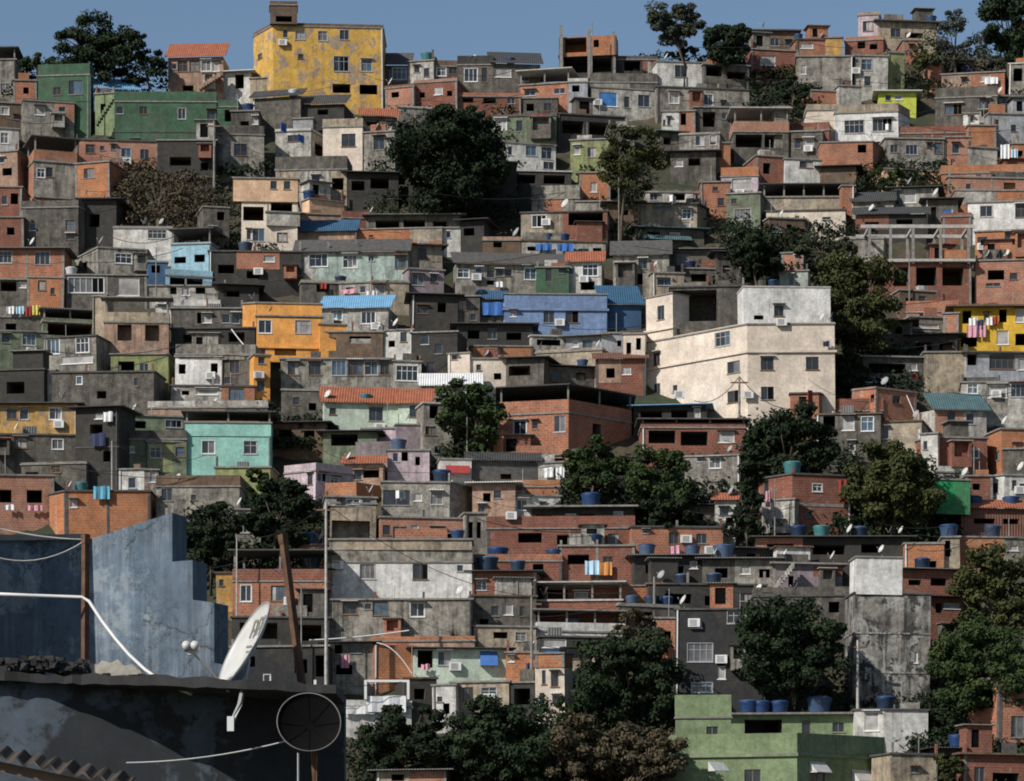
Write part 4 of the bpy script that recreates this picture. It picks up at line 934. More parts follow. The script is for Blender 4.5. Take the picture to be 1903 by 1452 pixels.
# --- lower right
H(1590,1320,1726,1398,'wh','white house with blank wall beside the green building',c=1642,th=8,ph=16,W='1620,1338,26,40c',rm='concd')
H(1810,1262,1925,1404,'br','brick house with open concrete porch at the frame edge',c=1856,th=4,ph=42,W='1830,1290,30,50v 1890,1350,24,40k 1870,1300,10,20k',fr=True)
H(1790,1402,1925,1500,'bd','dark brick lower floor at the frame edge',W='1870,1450,50,30v 1820,1440,20,30k',rm='bn',oh=.4)
H(1655,1402,1745,1500,'be','beige walled yard house behind the green balcony',W='1700,1430,14,10k',rm='concd')
H(1736,1392,1800,1470,'bk','black porch with a blue tank beside the beige yard house',W='1765,1420,40,30v',roof='sheet')
GB0 = H(1253,1290,1360,1408,'gl','green upper block of the green building with small window',c=1258,th=2,p=(44,'gl'),W='1325,1362,22,26k',b=1492)
H(1350,1328,1600,1392,'gl','recessed green middle storey carrying blue tanks',b=1374,th=2,W='1420,1352,70,30v 1500,1352,16,26o 1560,1352,22,18k',rm='conc',oh=.5)
GB = H(1250,1362,1688,1510,'gl','pale green building with angled balcony and white awnings',c=1482,th=44,ph=9,p=(40,'gl'),W='1400,1446,30,34k 1524,1452,30,34k 1617,1462,34,34k',b=1512,bands=(1403,))

H(1178,757,1312,786,'bk','open dark shelter with pale blue sheet roof beside the cream block',roof='sheet',rm='sheetb',W='1210,772,40,16v 1262,772,30,16v 1295,772,12,20c',oh=.3)
H(1192,786,1385,850,'bd','shadowed brick terrace house with posts under the pale blue sheet roof',t=(6,'concd',4),W='1230,812,50,24v 1290,815,50,26v 1350,812,30,20c',p=(10,'bd'))
H(1272,846,1374,912,'gr','weathered grey house with arched window beside the fig tree',W='1328,862,20,20g 1300,855,8,8k',p=(4,'gd'))
H(1128,856,1200,905,'bk','dark low house between the two round green trees',roof='sheet',W='1150,875,24,16v')
H(1060,852,1130,900,'gd','dim grey house behind the round green tree',W='1100,872,18,16v')
for _a, _k in SPEC: build_house(*_a, **_k)
# ------------------------------------------------------------------ storeys that belong to a neighbour become parts of it
def find(start):
    for h in HOUSES:
        if h['label'].startswith(start): return h
    raise KeyError(start)
def merge(sub, main):
    a, b = find(sub), find(main); ra, rb = a['root'], b['root']
    off = ra.location - rb.location
    for ch in list(ra.children):
        ch.parent = rb; ch.location = off + ch.location
        if ch.name.split('.')[0] == 'wall': ch.name = 'storey_wall'
    bpy.data.objects.remove(ra); a['root'] = rb; a['label'] = b['label']; a['sub'] = True
for a, b in (
    ('unplastered cement front', 'brick house with covered roof terrace'), ('brown rooftop tank room', 'peeling yellow'), ('dark shed carrying', 'unfinished orange brick storey'),
    ('grimy base storey under', 'brick balcony house with two big'), ('weathered parapet house above', 'white house with bright blue'), ('white tank tower next', 'white upper storey'),
    ('ochre plastered cube', 'brick ridge house with an ochre'), ('peach top storey', 'cream house with deep balcony'), ('white balcony box', 'cream house with deep balcony'),
    ('stained grey half', 'long pale teal house'), ('plain blue parapet', 'blue house with long'), ('bright orange parapet', 'bright orange house'), ('shadowed orange side', 'bright orange house'),
    ('rust orange return', 'bright orange house'), ('orange tower with', 'bright orange house'), ('cream corner tower', 'huge cream'), ('dark recessed terrace', 'huge cream'), ('blank white upper', 'huge cream'),
    ('long grey parapet above', 'white house with two black windows'), ('low white strip house', 'white house with two black windows'), ('turquoise parapet', 'turquoise house with twin'), ('lime green lower', 'turquoise house with twin'),
    ('white end bay', 'pale mint house'), ('long beige ledge', 'large whitewashed'), ('stained brown grey base', 'large whitewashed'), ('brick rear wall', 'red slab house with open'),
    ('orange brick crown', 'tall cream house with'), ('white corner wall', 'dark red brick lower storey'), ('grey rendered patch', 'tangerine'), ('whitewashed side wall', 'red brick house with white corner'),
    ('white patched top', 'tall stained concrete'), ('green upper block', 'pale green building'), ('recessed green middle', 'pale green building'), ('light green wing', 'mossy green house'),
    ('orange brick attic', 'cream house with slanted'), ('dusky salmon storey', 'blank peach wall'), ('tall beige end wall', 'brick front house'), ('greenish base house', 'pink framed house'),
    ('pale strip of small', 'beige terrace house with a wide'), ('dark lower house with white wash', 'pinkish house with light blue'), ('cream house with dark door below', 'beige walled terrace')):
    merge(a, b)
KINDW = [('apartment', 'apartment_block'), ('block alone', 'apartment_block'), ('shed', 'shed'), ('shack', 'shack'), ('hut', 'hut'), ('lean-to', 'shed'), ('building', 'building'), ('tower', 'tower'), ('shop', 'shop'), ('wall', 'walled_house'), ('terrace', 'terrace_house'), ('veranda', 'veranda_house'), ('brick', 'brick_house')]  # houses take varied kind names from the first matching label word
def kill(*words):
    for h in HOUSES:
        if not h.get('sub') and any(w in h['label'] for w in words): pass
LONGER = {}
for h in HOUSES:
    if h['label'] in LONGER: h['label'] = LONGER[h['label']]; h['root']['label'] = h['label']
    if h.get('sub') or h['root'].name.startswith('apartment'): continue
    for w, nme in KINDW:
        if w in h['label']:
            h['root'].name = nme; h['root']['category'] = nme.replace('_', ' ') if nme in ('shed', 'shack', 'hut', 'building', 'tower', 'shop') else 'house'
            break

for h in HOUSES:      # nothing on the hill is quite level
    if not h.get('sub'): h['root'].rotation_euler.y = U(-.08, .08) / max(h['LR'], 4)
# ------------------------------------------------------------------ hill and valley floor
CREST = [(-900, 165), (0, 172), (310, 178), (460, 176), (720, 165), (1000, 140), (1200, 132), (1400, 112), (1600, 92), (1903, 88), (2800, 95)]
def crest(px):
    for (a, ya), (b, yb) in zip(CREST, CREST[1:]):
        if a <= px <= b: return ya + (yb - ya) * (px - a) / (b - a)
    return 150
def hill():
    m, nt, b = newmat('hill_earth')
    raw, v, rnd = coords(nt)
    n1, n2 = noise(nt, v, .12, 8, .7), noise(nt, v, 1.3, 8, .75)
    c = mixc(nt, ramp(nt, n1, .42, .58), (.035, .045, .02), (.085, .065, .042))
    c = mixc(nt, 1.0, c, ramp(nt, n2, .3, .7, (.45, .45, .42, 1), (1.2, 1.2, 1.1, 1)), 'MULTIPLY')
    nt.links.new(c, b.inputs['Base Color']); b.inputs['Roughness'].default_value = .95
    bump(nt, b, n2, .8, .3)
    cols = list(range(-900, 2801, 25)); rows = 80
    V, Fc = [], []
    for px in cols:
        cr = crest(px)
        V.append(((px - CX) * 203 / F, 203, -3.2))
        for r in range(rows + 1):
            py = 1720 + (cr - 1720) * r / rows; Y = dist_at(py); q = P(px, py, Y)
            V.append((q.x + U(-.2, .2), q.y + U(-.3, .3), q.z - 1.0 + U(-.25, .25)))
        V.append((q.x, q.y + 12, q.z - 2)); V.append((q.x, q.y + 120, -3.2))
    k = rows + 4
    for i in range(len(cols) - 1):
        for j in range(k - 1): Fc.append((i*k + j, (i+1)*k + j, (i+1)*k + j + 1, i*k + j + 1))
    me = bpy.data.meshes.new('hill'); me.from_pydata(V, [], Fc); me.materials.append(m)
    me.polygons.foreach_set('use_smooth', [True] * len(me.polygons))
    o = bpy.data.objects.new('hillside', me); COL.objects.link(o); tag(o, 'steep earth hillside under the houses', 'hill', None, 'structure')
    g = MB(); g.quad(Vector((-2500, -300, -3.1)), Vector((2500, -300, -3.1)), Vector((2500, 4000, -3.1)), Vector((-2500, 4000, -3.1)))
    o = g.build('ground', m); tag(o, 'valley floor between the camera and the hill', 'ground', None, 'structure')
hill()

# ------------------------------------------------------------------ trees
def leafmat(name, a, b_, dark=.45):
    m, nt, b = newmat(name)
    raw, v, rnd = coords(nt)
    n = noise(nt, v, .7, 4); n2 = noise(nt, v, 7.0, 3)
    c = mixc(nt, ramp(nt, n, .35, .65), a, b_)
    c = mixc(nt, 1.0, c, ramp(nt, n2, .3, .7, (dark, dark, dark, 1), (1.3, 1.3, 1.2, 1)), 'MULTIPLY')
    nt.links.new(c, b.inputs['Base Color']); b.inputs['Roughness'].default_value = .75
    b.inputs['Specular IOR Level'].default_value = .15
    MATS[name] = m
leafmat('leaf_dark', (.013, .024, .012), (.028, .043, .019))
leafmat('leaf_deep', (.010, .018, .009), (.021, .032, .014))
leafmat('leaf_olive', (.036, .045, .017), (.068, .072, .024))
leafmat('leaf_green', (.022, .040, .014), (.048, .068, .022))
leafmat('leaf_dry', (.06, .05, .032), (.10, .08, .05))
leafmat('leaf_grey', (.04, .05, .032), (.075, .08, .055))
plain('bark', (.10, .075, .055), .9, .4, 0, 6)
def leaves(n_clumps, ax, mat, per, size, parent, gap=.0, centers=None, name='crown', shell=.55):
    m = MB(); cs = []
    rmin = min(ax) if ax else 1
    for i in range(n_clumps):
        if centers: c, r = centers[i]
        else:
            while True:
                q = Vector((U(-1, 1), U(-1, 1), U(-.9, 1)))
                if shell < q.length < .95: break
            c = Vector((q.x*ax[0]*.85, q.y*ax[1]*.85, q.z*ax[2]*.85)); r = rmin * U(.22, .42)
        cs.append((c, r))
        for k in range(int(per * U(.6, 1.3))):
            d = Vector((random.gauss(0, 1), random.gauss(0, 1), random.gauss(0, .85)))
            if d.length < .01: continue
            d.normalize(); rr = r * (U(.3, 1) ** .5) * U(.85, 1.2)
            p = c + Vector((d.x * rr * 1.2, d.y * rr * 1.2, d.z * rr * .85))
            nrm = (d + Vector((U(-.9, .9), U(-.9, .9), U(-.4, 1.0)))).normalized()
            t = nrm.cross(Vector((U(-1, 1), U(-1, 1), U(-1, 1)))).normalized(); bt = nrm.cross(t)
            s = size * U(.6, 1.4)
            m.quad(p - t*s*.5, p + bt*s*.32 - t*s*.05, p + t*s*.55, p - bt*s*.32 + t*s*.05)
    m.build(name, mat, parent); return cs
def tree(x0, y0, x1, y1, base, mat, label, n=26, per=210, size=.42, shell=.45, trunk=True, lean=0, name='tree', cat='tree', group='trees among the houses', dy=-1.0):
    Y = dist_at(base) + dy; s = F / Y
    a, hz = (x1 - x0) / 2 / s, (y1 - y0) / 2 / s
    g = P((x0 + x1) / 2 + lean, base, Y)
    cc = P((x0 + x1) / 2, (y0 + y1) / 2, Y) - g
    root = empty(name, g, label, cat, group)
    ay = min(a, max(hz, 2.0)) * .75
    cl = []; mn = min(a, hz)
    nl = max(3, min(9, n // 6)); lobes = []
    for i in range(nl):
        an = 6.283 * (i + U(-.3, .3)) / nl; k = U(.48, .70)
        lobes.append((cc + Vector((math.cos(an) * a * k * U(.8, 1.1), U(-.5, .5) * ay, math.sin(an) * hz * k)), mn * U(.40, .60)))
    lobes.append((cc + Vector((U(-.2, .2) * a, 0, U(-.2, .2) * hz)), mn * .5))
    if a > 1.4 * hz or hz > 1.4 * a:
        for sg in (-1, 1): lobes.append((cc + (Vector((sg * a * .62, 0, U(-.3, .2) * hz)) if a > hz else Vector((U(-.2, .2) * a, 0, sg * hz * .62))), mn * .5))
    for i in range(int(n * 1.7)):
        c0, R0 = lobes[i % len(lobes)]
        while True:
            q = Vector((U(-1, 1), U(-1, 1), U(-1, 1)))
            if .35 < q.length < 1.12: break
        r = R0 * U(.22, .5)
        cl.append((c0 + q * (R0 * .9), r))
    leaves(len(cl), None, mat, per * .95, size * .80, root, centers=cl)
    if trunk:
        t = MB(); top = cc + Vector((0, 0, -hz*.15)); r0 = max(.12, a * .055)
        pts = [Vector((0, 0, -1.2)), Vector((U(-.2, .2), U(-.2, .2), top.z*.3)), Vector((top.x*.6 + U(-.2, .2), 0, top.z*.65)), top]
        t.tube(pts, r0, 7, r0*.55)
        for c, r in cl[:max(5, n // 2)]:
            st = pts[1].lerp(pts[3], U(.3, 1)); mid = st.lerp(c, .5) + Vector((U(-.3, .3), U(-.3, .3), U(0, .5)))
            t.tube([st, mid, c], r0*.4, 5, r0*.12)
        t.build('trunk', 'bark', root, smooth=True)
    return root
T = tree
T(98, 28, 262, 160, 178, 'leaf_dark', 'wide dark ridge tree rising behind the green blocks', 46, 260, .36, .3)
T(225, 55, 312, 165, 180, 'leaf_dark', 'sparse ridge tree with sky showing through beside the tile roofed house', 18, 120, .34, .5, lean=10)
T(28, 95, 110, 150, 170, 'leaf_green', 'low bushy tree between ridge shed and green block', 14, 170, .36)
T(1200, 0, 1312, 92, 150, 'leaf_grey', 'lacy ridge tree with bare limbs against the sky', 40, 170, .32, .3, lean=15)
T(1232, 70, 1300, 112, 140, 'leaf_dark', 'dense shrub at the foot of the lacy ridge tree', 12, 180, .34, trunk=False, name='shrub', cat='shrub')
T(1306, 28, 1398, 128, 150, 'leaf_dark', 'round dark ridge tree beside the lacy one', 44, 260, .34, .2)
T(1815, -40, 1940, 130, 150, 'leaf_dark', 'huge dark tree cut by the frame corner above the ridge', 44, 260, .4, .3)
T(1715, 24, 1835, 135, 150, 'leaf_grey', 'thin open tree between skyline house and the huge dark tree', 26, 95, .32, .4)
T(1690, 80, 1760, 140, 158, 'leaf_olive', 'olive shrub hanging below the thin open tree', 12, 120, .34, name='shrub', cat='shrub')
T(742, 188, 924, 400, 420, 'leaf_deep', 'massive black green tree in the middle of the upper slope', 90, 300, .42, .2)
T(848, 190, 915, 270, 405, 'leaf_dark', 'lighter crown tip leaning on the massive black green tree', 14, 200, .36, trunk=False, name='shrub', cat='shrub')
T(1100, 215, 1230, 380, 450, 'leaf_olive', 'olive tree with thin leaning trunk and open crown', 40, 120, .34, .3, lean=-12)
T(1440, 138, 1508, 192, 200, 'leaf_dark', 'small dark tree under the grey ridge house', 14, 190, .34)
T(1350, 425, 1460, 530, 546, 'leaf_deep', 'tangled dark thicket tree above the white upper storey', 38, 190, .38, .2)
T(1470, 430, 1600, 500, 520, 'leaf_grey', 'grey green scrub tree on the bare retaining slope', 24, 120, .34, .2)
T(1510, 468, 1665, 665, 690, 'leaf_olive', 'tall olive tree beside the blank white wall', 64, 200, .38, .25)
T(1545, 640, 1620, 730, 735, 'leaf_deep', 'dark ivy covered tree beside the cream block corner', 20, 190, .36, .2)
T(1365, 765, 1565, 915, 930, 'leaf_deep', 'spreading dark fig tree below the cream block', 56, 270, .40, .2)
T(1362, 880, 1420, 1000, 1012, 'leaf_deep', 'shadowy tree beside the red brick white corner house', 20, 200, .36, .2)
T(1578, 828, 1745, 992, 1000, 'leaf_olive', 'yellowish leafy tree beside the emerald shed', 56, 220, .38, .25)
T(1030, 818, 1172, 925, 945, 'leaf_green', 'round green tree under the big sunlit brick house', 34, 220, .36, .25)
T(1160, 808, 1290, 975, 990, 'leaf_green', 'taller round green tree beside the dark clutter', 40, 230, .36, .25)
T(1190, 900, 1300, 985, 995, 'leaf_deep', 'dark undergrowth tree at the base of the taller round tree', 24, 200, .38, .2)
T(820, 712, 950, 840, 862, 'leaf_green', 'drooping palm like tree beside the white metal roof', 36, 150, .40, .25)
T(530, 762, 602, 805, 812, 'leaf_grey', 'potted looking bush on the ramshackle terrace', 12, 130, .3, trunk=False, name='bush', cat='bush')
T(222, 310, 372, 415, 430, 'leaf_dry', 'dry brown scrub tree on the bare bank', 18, 60, .34, .1)
T(345, 928, 440, 1048, 1078, 'leaf_deep', 'dark tree behind the stepped blue wall', 26, 260, .34, .2)
T(438, 895, 592, 1010, 1070, 'leaf_deep', 'wide dark tree behind the slender grey house', 40, 240, .36, .2)
T(448, 870, 505, 930, 1060, 'leaf_green', 'light green tree tip under the turquoise house', 12, 140, .32, trunk=False, name='bush', cat='bush')
T(655, 1312, 850, 1440, 1470, 'leaf_deep', 'low dark round tree beside the dark mesh dish', 46, 240, .34, .2)
T(830, 1295, 1025, 1460, 1490, 'leaf_dark', 'big dark round tree below the mint white house', 56, 250, .34, .2)
T(1062, 1175, 1272, 1350, 1372, 'leaf_dark', 'dark green tree in front of the tall cream house', 56, 270, .34, .2)
T(1140, 1130, 1230, 1190, 1220, 'leaf_dry', 'reddish shrub growing on the grey roof terrace', 16, 120, .32, .2, name='shrub', cat='shrub')
T(1350, 1115, 1592, 1300, 1330, 'leaf_dark', 'broad dark tree in front of the stained concrete tower', 70, 270, .34, .2)
T(1762, 1010, 1920, 1210, 1255, 'leaf_olive', 'tall olive green tree at the frame edge', 56, 200, .36, .2)
T(1720, 1160, 1930, 1330, 1360, 'leaf_green', 'bright green tree above the brick open porch house', 60, 220, .34, .2)
T(1000, 1330, 1140, 1480, 1490, 'leaf_dry', 'dry brown bush below the tall cream house', 44, 170, .34, .1, name='bush', cat='bush')
T(1110, 1340, 1262, 1480, 1500, 'leaf_dry', 'dry rusty bush beside the pale green building', 44, 170, .34, .1, name='bush', cat='bush')
T(960, 1400, 1060, 1480, 1505, 'leaf_deep', 'dark bush at the lower frame edge between the dry bushes', 20, 180, .34, .2, name='bush', cat='bush')
T(1735, 1395, 1790, 1460, 1490, 'leaf_olive', 'small olive bush in the beige yard', 12, 140, .3, .2, name='bush', cat='bush')
T(1600, 310, 1690, 350, 360, 'leaf_green', 'green ivy bank below the sunlit brick house', 16, 140, .32, .2, trunk=False, name='bush', cat='bush')
T(1020, 1290, 1070, 1350, 1360, 'leaf_green', 'small green bush against the tall cream house wall', 10, 120, .3, .2, trunk=False, name='bush', cat='bush')
T(1790, 900, 1810, 945, 955, 'leaf_dark', 'slim dark bush beside the emerald shed', 8, 110, .3, .2, trunk=False, name='bush', cat='bush')


def undergrowth(name, mat, label, areas, size):
    m = MB()
    for x0, y0, x1, y1, n, hgt in areas:
        for k in range(n // 14):
            px, py = U(x0, x1), U(y0, y1); c = P(px, py, dist_at(py) - U(.6, 1.6)); R0 = U(.4, 1.1) * hgt
            for q in range(14):
                d = Vector((random.gauss(0, 1), random.gauss(0, 1), abs(random.gauss(0, .8)))).normalized()
                p = c + Vector((d.x * R0 * 1.3, d.y * R0, d.z * R0 - .3)) * U(.4, 1.1)
                nr = (d + Vector((U(-1, 1), U(-1, 1), U(-.4, 1)))).normalized(); t = nr.cross(Vector((U(-1, 1), U(-1, 1), U(-1, 1)))).normalized(); bt = nr.cross(t); s = size * U(.6, 1.4)
                m.quad(p - t*s*.5, p + bt*s*.3, p + t*s*.55, p - bt*s*.3)
    o = m.build(name, mat, None); tag(o, label, name.replace('_', ' '), None, 'stuff')
undergrowth('undergrowth', 'leaf_deep', 'dark undergrowth filling gaps between the houses', ((640, 1380, 1100, 1520, 9000, 1.2), (1000, 1280, 1270, 1420, 7000, 1.0), (1690, 1290, 1920, 1470, 7000, 1.0), (1330, 400, 1620, 520, 7000, 1.0), (1380, 760, 1600, 1000, 5000, 1.0),
  (1560, 860, 1780, 1000, 6000, 1.0), (1040, 850, 1400, 990, 8000, 1.0), (340, 930, 600, 1060, 6000, 1.0), (690, 200, 960, 410, 6000, 1.0), (0, 110, 320, 175, 3000, .9), (1395, 120, 1520, 210, 3500, .9), (1180, 100, 1400, 140, 1500, .8), (1680, 90, 1900, 170, 3500, .9),
  (820, 740, 960, 860, 3500, 1.0), (1590, 300, 1760, 350, 2500, .8), (1560, 610, 1700, 740, 3500, 1.0), (380, 300, 520, 480, 2500, .8), (1080, 290, 1200, 440, 3000, .8), (1500, 1200, 1800, 1330, 3000, .9), (480, 740, 620, 830, 2000, .7)), .34)
undergrowth('dry_scrub', 'leaf_dry', 'dry scrub covering the bare bank', ((205, 300, 400, 425, 7000, .9), (1000, 1340, 1270, 1500, 7000, 1.0)), .3)
# ------------------------------------------------------------------ things on roofs and walls
def roof_host(px, py, tol=40):
    best = None
    for h in HOUSES:
        if h['x0'] - 4 <= px <= h['x1'] + 4 and abs(h['y0'] - py) <= tol:
            k = abs(h['y0'] - py) + (0 if h['Hw'] == h['H'] else 3)
            if best is None or k < best[0]: best = (k, h)
    return best and best[1]
def wall_host(px, py):
    best = None
    for h in HOUSES:
        if h['x0'] <= px <= h['x1'] and h['y0'] <= py <= h['y1'] and (best is None or h['Y'] < best['Y']): best = h
    return best
def on_roof(h, px, back=.55):
    u = min(max((px - h['xc']) / h['s'] / math.cos(h['thr']), .35), h['LR'] - .3)
    nb = Vector((-h['dR'].y, h['dR'].x, 0))
    return h['C'] + h['dR'] * u + nb * back + Vector((0, 0, h['Hw'] + .125))
def on_wall(h, px, py, out=.0):
    u = (px - h['xc']) / h['s'] / math.cos(h['thr'])
    n = Vector((h['dR'].y, -h['dR'].x, 0))
    q = h['C'] + h['dR'] * u + n * out; q.z = h['C'].z + (h['y1'] - py) / h['s']
    return q
USED = {}
def uniq(label):
    k = USED.get(label, 0); USED[label] = k + 1
    return label if not k else ['', 'second ', 'third ', 'fourth ', 'fifth ', 'sixth '][k] + label

def tank_proto(mat, lidm):
    r = empty('water_tank', (0, 0, 0), 'x', 'tank', 'water tanks on the roofs')
    b = MB(); b.lathe([(.50, 0), (.54, .12), (.62, .62), (.66, .70), (.66, .76)], 16); b.build('tank_body', mat, r, smooth=True)
    l = MB(); l.lathe([(.69, .762), (.69, .80), (.50, .90), (.12, .95)], 16); l.build('lid', lidm, r, smooth=True)
    for a in range(4):
        pass
    return r
PROTO = {k: tank_proto(*v) for k, v in dict(b=('tankb', 'tankb'), d=('tankd', 'tankb'), t=('tankt', 'tankt'), w=('tankw', 'tankw')).items()}
PUSED = set()
CN = dict(b='blue', d='dark blue', t='teal', w='pale grey')
def tank(px, py, k='b', sc=1.0):
    h = roof_host(px, py)
    if not h: print('no roof for tank', px, py); return
    p = on_roof(h, px, .75 * sc + .1)
    lab = uniq('%s tank on %s' % (CN[k], h['label']))
    if k not in PUSED: PUSED.add(k); r = PROTO[k]; r.location = p; r.scale = (sc,) * 3; r['label'] = lab
    else: copy_tree(PROTO[k], p, U(0, 6), sc, lab)
for a in ((460,206,'b',.9),(543,200,'w',.8),(571,368,'b',.9),(455,466,'d',1),(1020,450,'b',.8),(1050,450,'b',.8),(740,840,'b',1),(925,1034,'b',1.2),(902,1064,'d',1.3),(775,896,'d',1),(815,897,'d',1.1),
          (450,1056,'d',1),(520,1056,'d',1),(577,1008,'b',1),(575,1062,'d',1),(1030,1020,'d',1),(1105,1020,'d',1),(1205,1040,'b',1),(1345,1044,'b',1.2),(1425,1020,'d',1),(1394,1328,'b',1.05),(1418,1328,'b',1.0),(1452,1328,'b',1.0),
          (1527,1328,'b',1.35),(1640,1320,'d',1),(1785,1392,'b',1),(1067,1160,'b',1),(1180,1126,'b',.8),(1215,1126,'d',.8),(1245,1126,'b',.8),(1765,998,'b',1.1),(1815,944,'b',1),(1850,998,'d',1),(1885,946,'b',1),(1485,1002,'d',1),
          (1528,1002,'t',1),(1428,884,'t',1.1),(1735,42,'b',.9),(1478,76,'b',.7),(1096,944,'b',1.2),(790,112,'t',1),(950,120,'b',.7),(850,1012,'b',.8),(666,904,'d',.9),(1600,1002,'d',.9),(1330,1090,'d',.9),(1290,1034,'b',.9),
          (960,1064,'d',.9),(885,556,'b',.9),(1010,682,'d',.9),(1088,682,'b',.8),(120,512,'w',.8),(640,520,'d',.8),(680,748,'t',.8),(1285,500,'d',.8),(350,1004,'b',.8),(1720,1058,'d',.9),(1270,1088,'d',.8),(1440,560,'d',.7),(150,914,'t',.8)):
    tank(*a)

def dish_mesh(r, depth, n=18, rings=4):
    m = MB(); prev = None; m.v.append(Vector((0, 0, 0)))
    for k in range(1, rings + 1):
        i = len(m.v); rr = r * k / rings; z = depth * (k / rings) ** 2
        m.v += [Vector((rr*math.cos(6.28319*q/n), rr*math.sin(6.28319*q/n), z)) for q in range(n)]
        for q in range(n):
            a, b = i + q, i + (q+1) % n
            if prev is None: m.f.append((0, a, b))
            else: m.f.append((prev + q, a, b, prev + (q+1) % n))
        prev = i
    i = len(m.v)                                   # a real thickness: the back shell
    base = list(m.v); m.v += [v - Vector((0, 0, .012 + 0)) for v in base]
    for f in list(m.f): m.f.append(tuple(i + x for x in reversed(f)))
    for q in range(n): m.f.append((prev + q, prev + (q+1) % n, i + prev + (q+1) % n, i + prev + q))
    return m
def aim_matrix(nrm, up=Vector((0, 0, 1))):
    z = nrm.normalized(); x = up.cross(z).normalized(); y = z.cross(x)
    return Matrix((x, y, z)).transposed().to_4x4()
def dish_proto(mat):
    r = empty('satellite_dish', (0, 0, 0), 'x', 'satellite dish', 'small satellite dishes on the roofs')
    M = Matrix.Translation((0, 0, .75)) @ aim_matrix(Vector((-.86, -.25, .46)))
    m = dish_mesh(.46, .09); m.v = [M @ v for v in m.v]; m.build('reflector', mat, r, smooth=True)
    a = MB(); a.tube([M @ Vector((0, -.42, .05)), M @ Vector((0, -.1, .5))], .015, 5); a.build('feed_arm', 'metal', r)
    f = MB(); f.tube([M @ Vector((0, -.13, .47)), M @ Vector((0, -.06, .56))], .035, 7); f.build('receiver', 'dishw', r)
    p = MB(); p.tube([Vector((.05, .03, 0)), Vector((.05, .03, .6)), M @ Vector((0, 0, -.03))], .022, 6); p.build('mast', 'metal', r)
    return r
DP = {'w': dish_proto('dishw'), 'g': dish_proto('dishg')}
def dish(px, py, k='w', sc=1.0):
    h = roof_host(px, py + 14, 60)
    if not h: print('no roof for dish', px, py); return
    p = on_roof(h, px, .25)
    lab = uniq('%s satellite dish on the %s' % ('white' if k == 'w' else 'grey', h['label']))
    rot = U(-.45, .45)
    key = 'dish' + k
    if key not in PUSED: PUSED.add(key); r = DP[k]; r.location = p; r.rotation_euler = (0, 0, rot); r['label'] = lab
    else: copy_tree(DP[k], p, rot, sc, lab)
for a in ((960,388),(1050,395),(1133,470),(1455,400),(1152,765),(1675,995),(1245,1290),(855,1110),(1340,430),(735,615),(1720,160),(1580,1030),(1655,1000),(1355,840),(1798,884),(575,1055),(600,1005),(940,186),(1305,380),
          (160,375),(225,460),(300,420),(270,420),(140,455),(60,455),(470,560),(500,560),(820,395),(690,400),(605,745),(860,720),(1210,505),(1530,625),(1550,628),(1860,155),(1895,350),(1620,380),(1690,350),(1740,360),(1835,515),
          (1855,510),(1870,486),(1110,640),(1000,640),(905,680),(760,790),(640,860),(700,900),(1330,1010),(1400,1080),(1550,1055),(1460,1045),(1640,1030),(1230,1085),(1015,1090),(955,1185),(1700,745),(1650,730),(1840,790),(1900,880),
          (30,800),(120,750),(120,905),(330,875),(440,945),(250,750),(400,745),(420,640),(340,570),(520,330),(660,230),(700,245),(1240,108),(1420,56),(1530,72),(880,95),(1690,75),(1770,208),(1500,292),(1560,256),(1270,1150),(1480,1098),(725,150),(990,1225),(1365,905)):
    dish(*a, k=random.choice('wwwwg'), sc=U(.62, .9)) if len(a) == 2 else dish(*a)

def ac_proto():
    r = empty('air_conditioner', (0, 0, 0), 'x', 'air conditioner', 'air conditioners on the house walls')
    b = MB(); b.box(-.42, .42, -.36, -.06, 0, .58); b.build('housing', 'pvc', r)
    g = MB()
    for i in range(5): g.box(-.3, .2, -.372, -.361, .08 + i*.09, .12 + i*.09)
    g.build('grille', 'curtg', r)
    k = MB(); k.box(-.36, -.31, -.33, -.005, -.05, -.002); k.build('bracket', 'metal', r); k = MB(); k.box(.31, .36, -.33, -.005, -.05, -.002); k.build('bracket', 'metal', r)
    return r
ACP = ac_proto()
def ac(px, py, sc=1.0):
    h = wall_host(px, py)
    if not h: print('no wall for ac', px, py); return
    p = on_wall(h, px, py + 6); lab = uniq('air conditioner on the %s' % h['label']); rz = math.atan2(h['dR'].y, h['dR'].x)
    if 'ac' not in PUSED: PUSED.add('ac'); ACP.location = p; ACP.rotation_euler = (0, 0, rz); ACP['label'] = lab
    else: copy_tree(ACP, p, rz, sc, lab)
for a in ((525,79),(1641,251),(1502,278),(235,299),(480,698),(392,700),(1452,600),(1262,735),(705,793),(628,1052),(1290,1160),(1390,735),(665,500),(885,515),(480,505),(1240,398),(1275,1002),(745,940),(1850,735),(1560,860),(1895,912),
          (1320,1022),(620,600),(700,610),(1040,600),(1375,360),(1015,415),(1085,520),(1825,460),(300,560),(55,650),(110,790),(950,960),(910,1300),(845,1240),(1340,1228),(540,1120),(1765,800),(1470,145),(1110,190),(1590,132)):
    ac(*a)

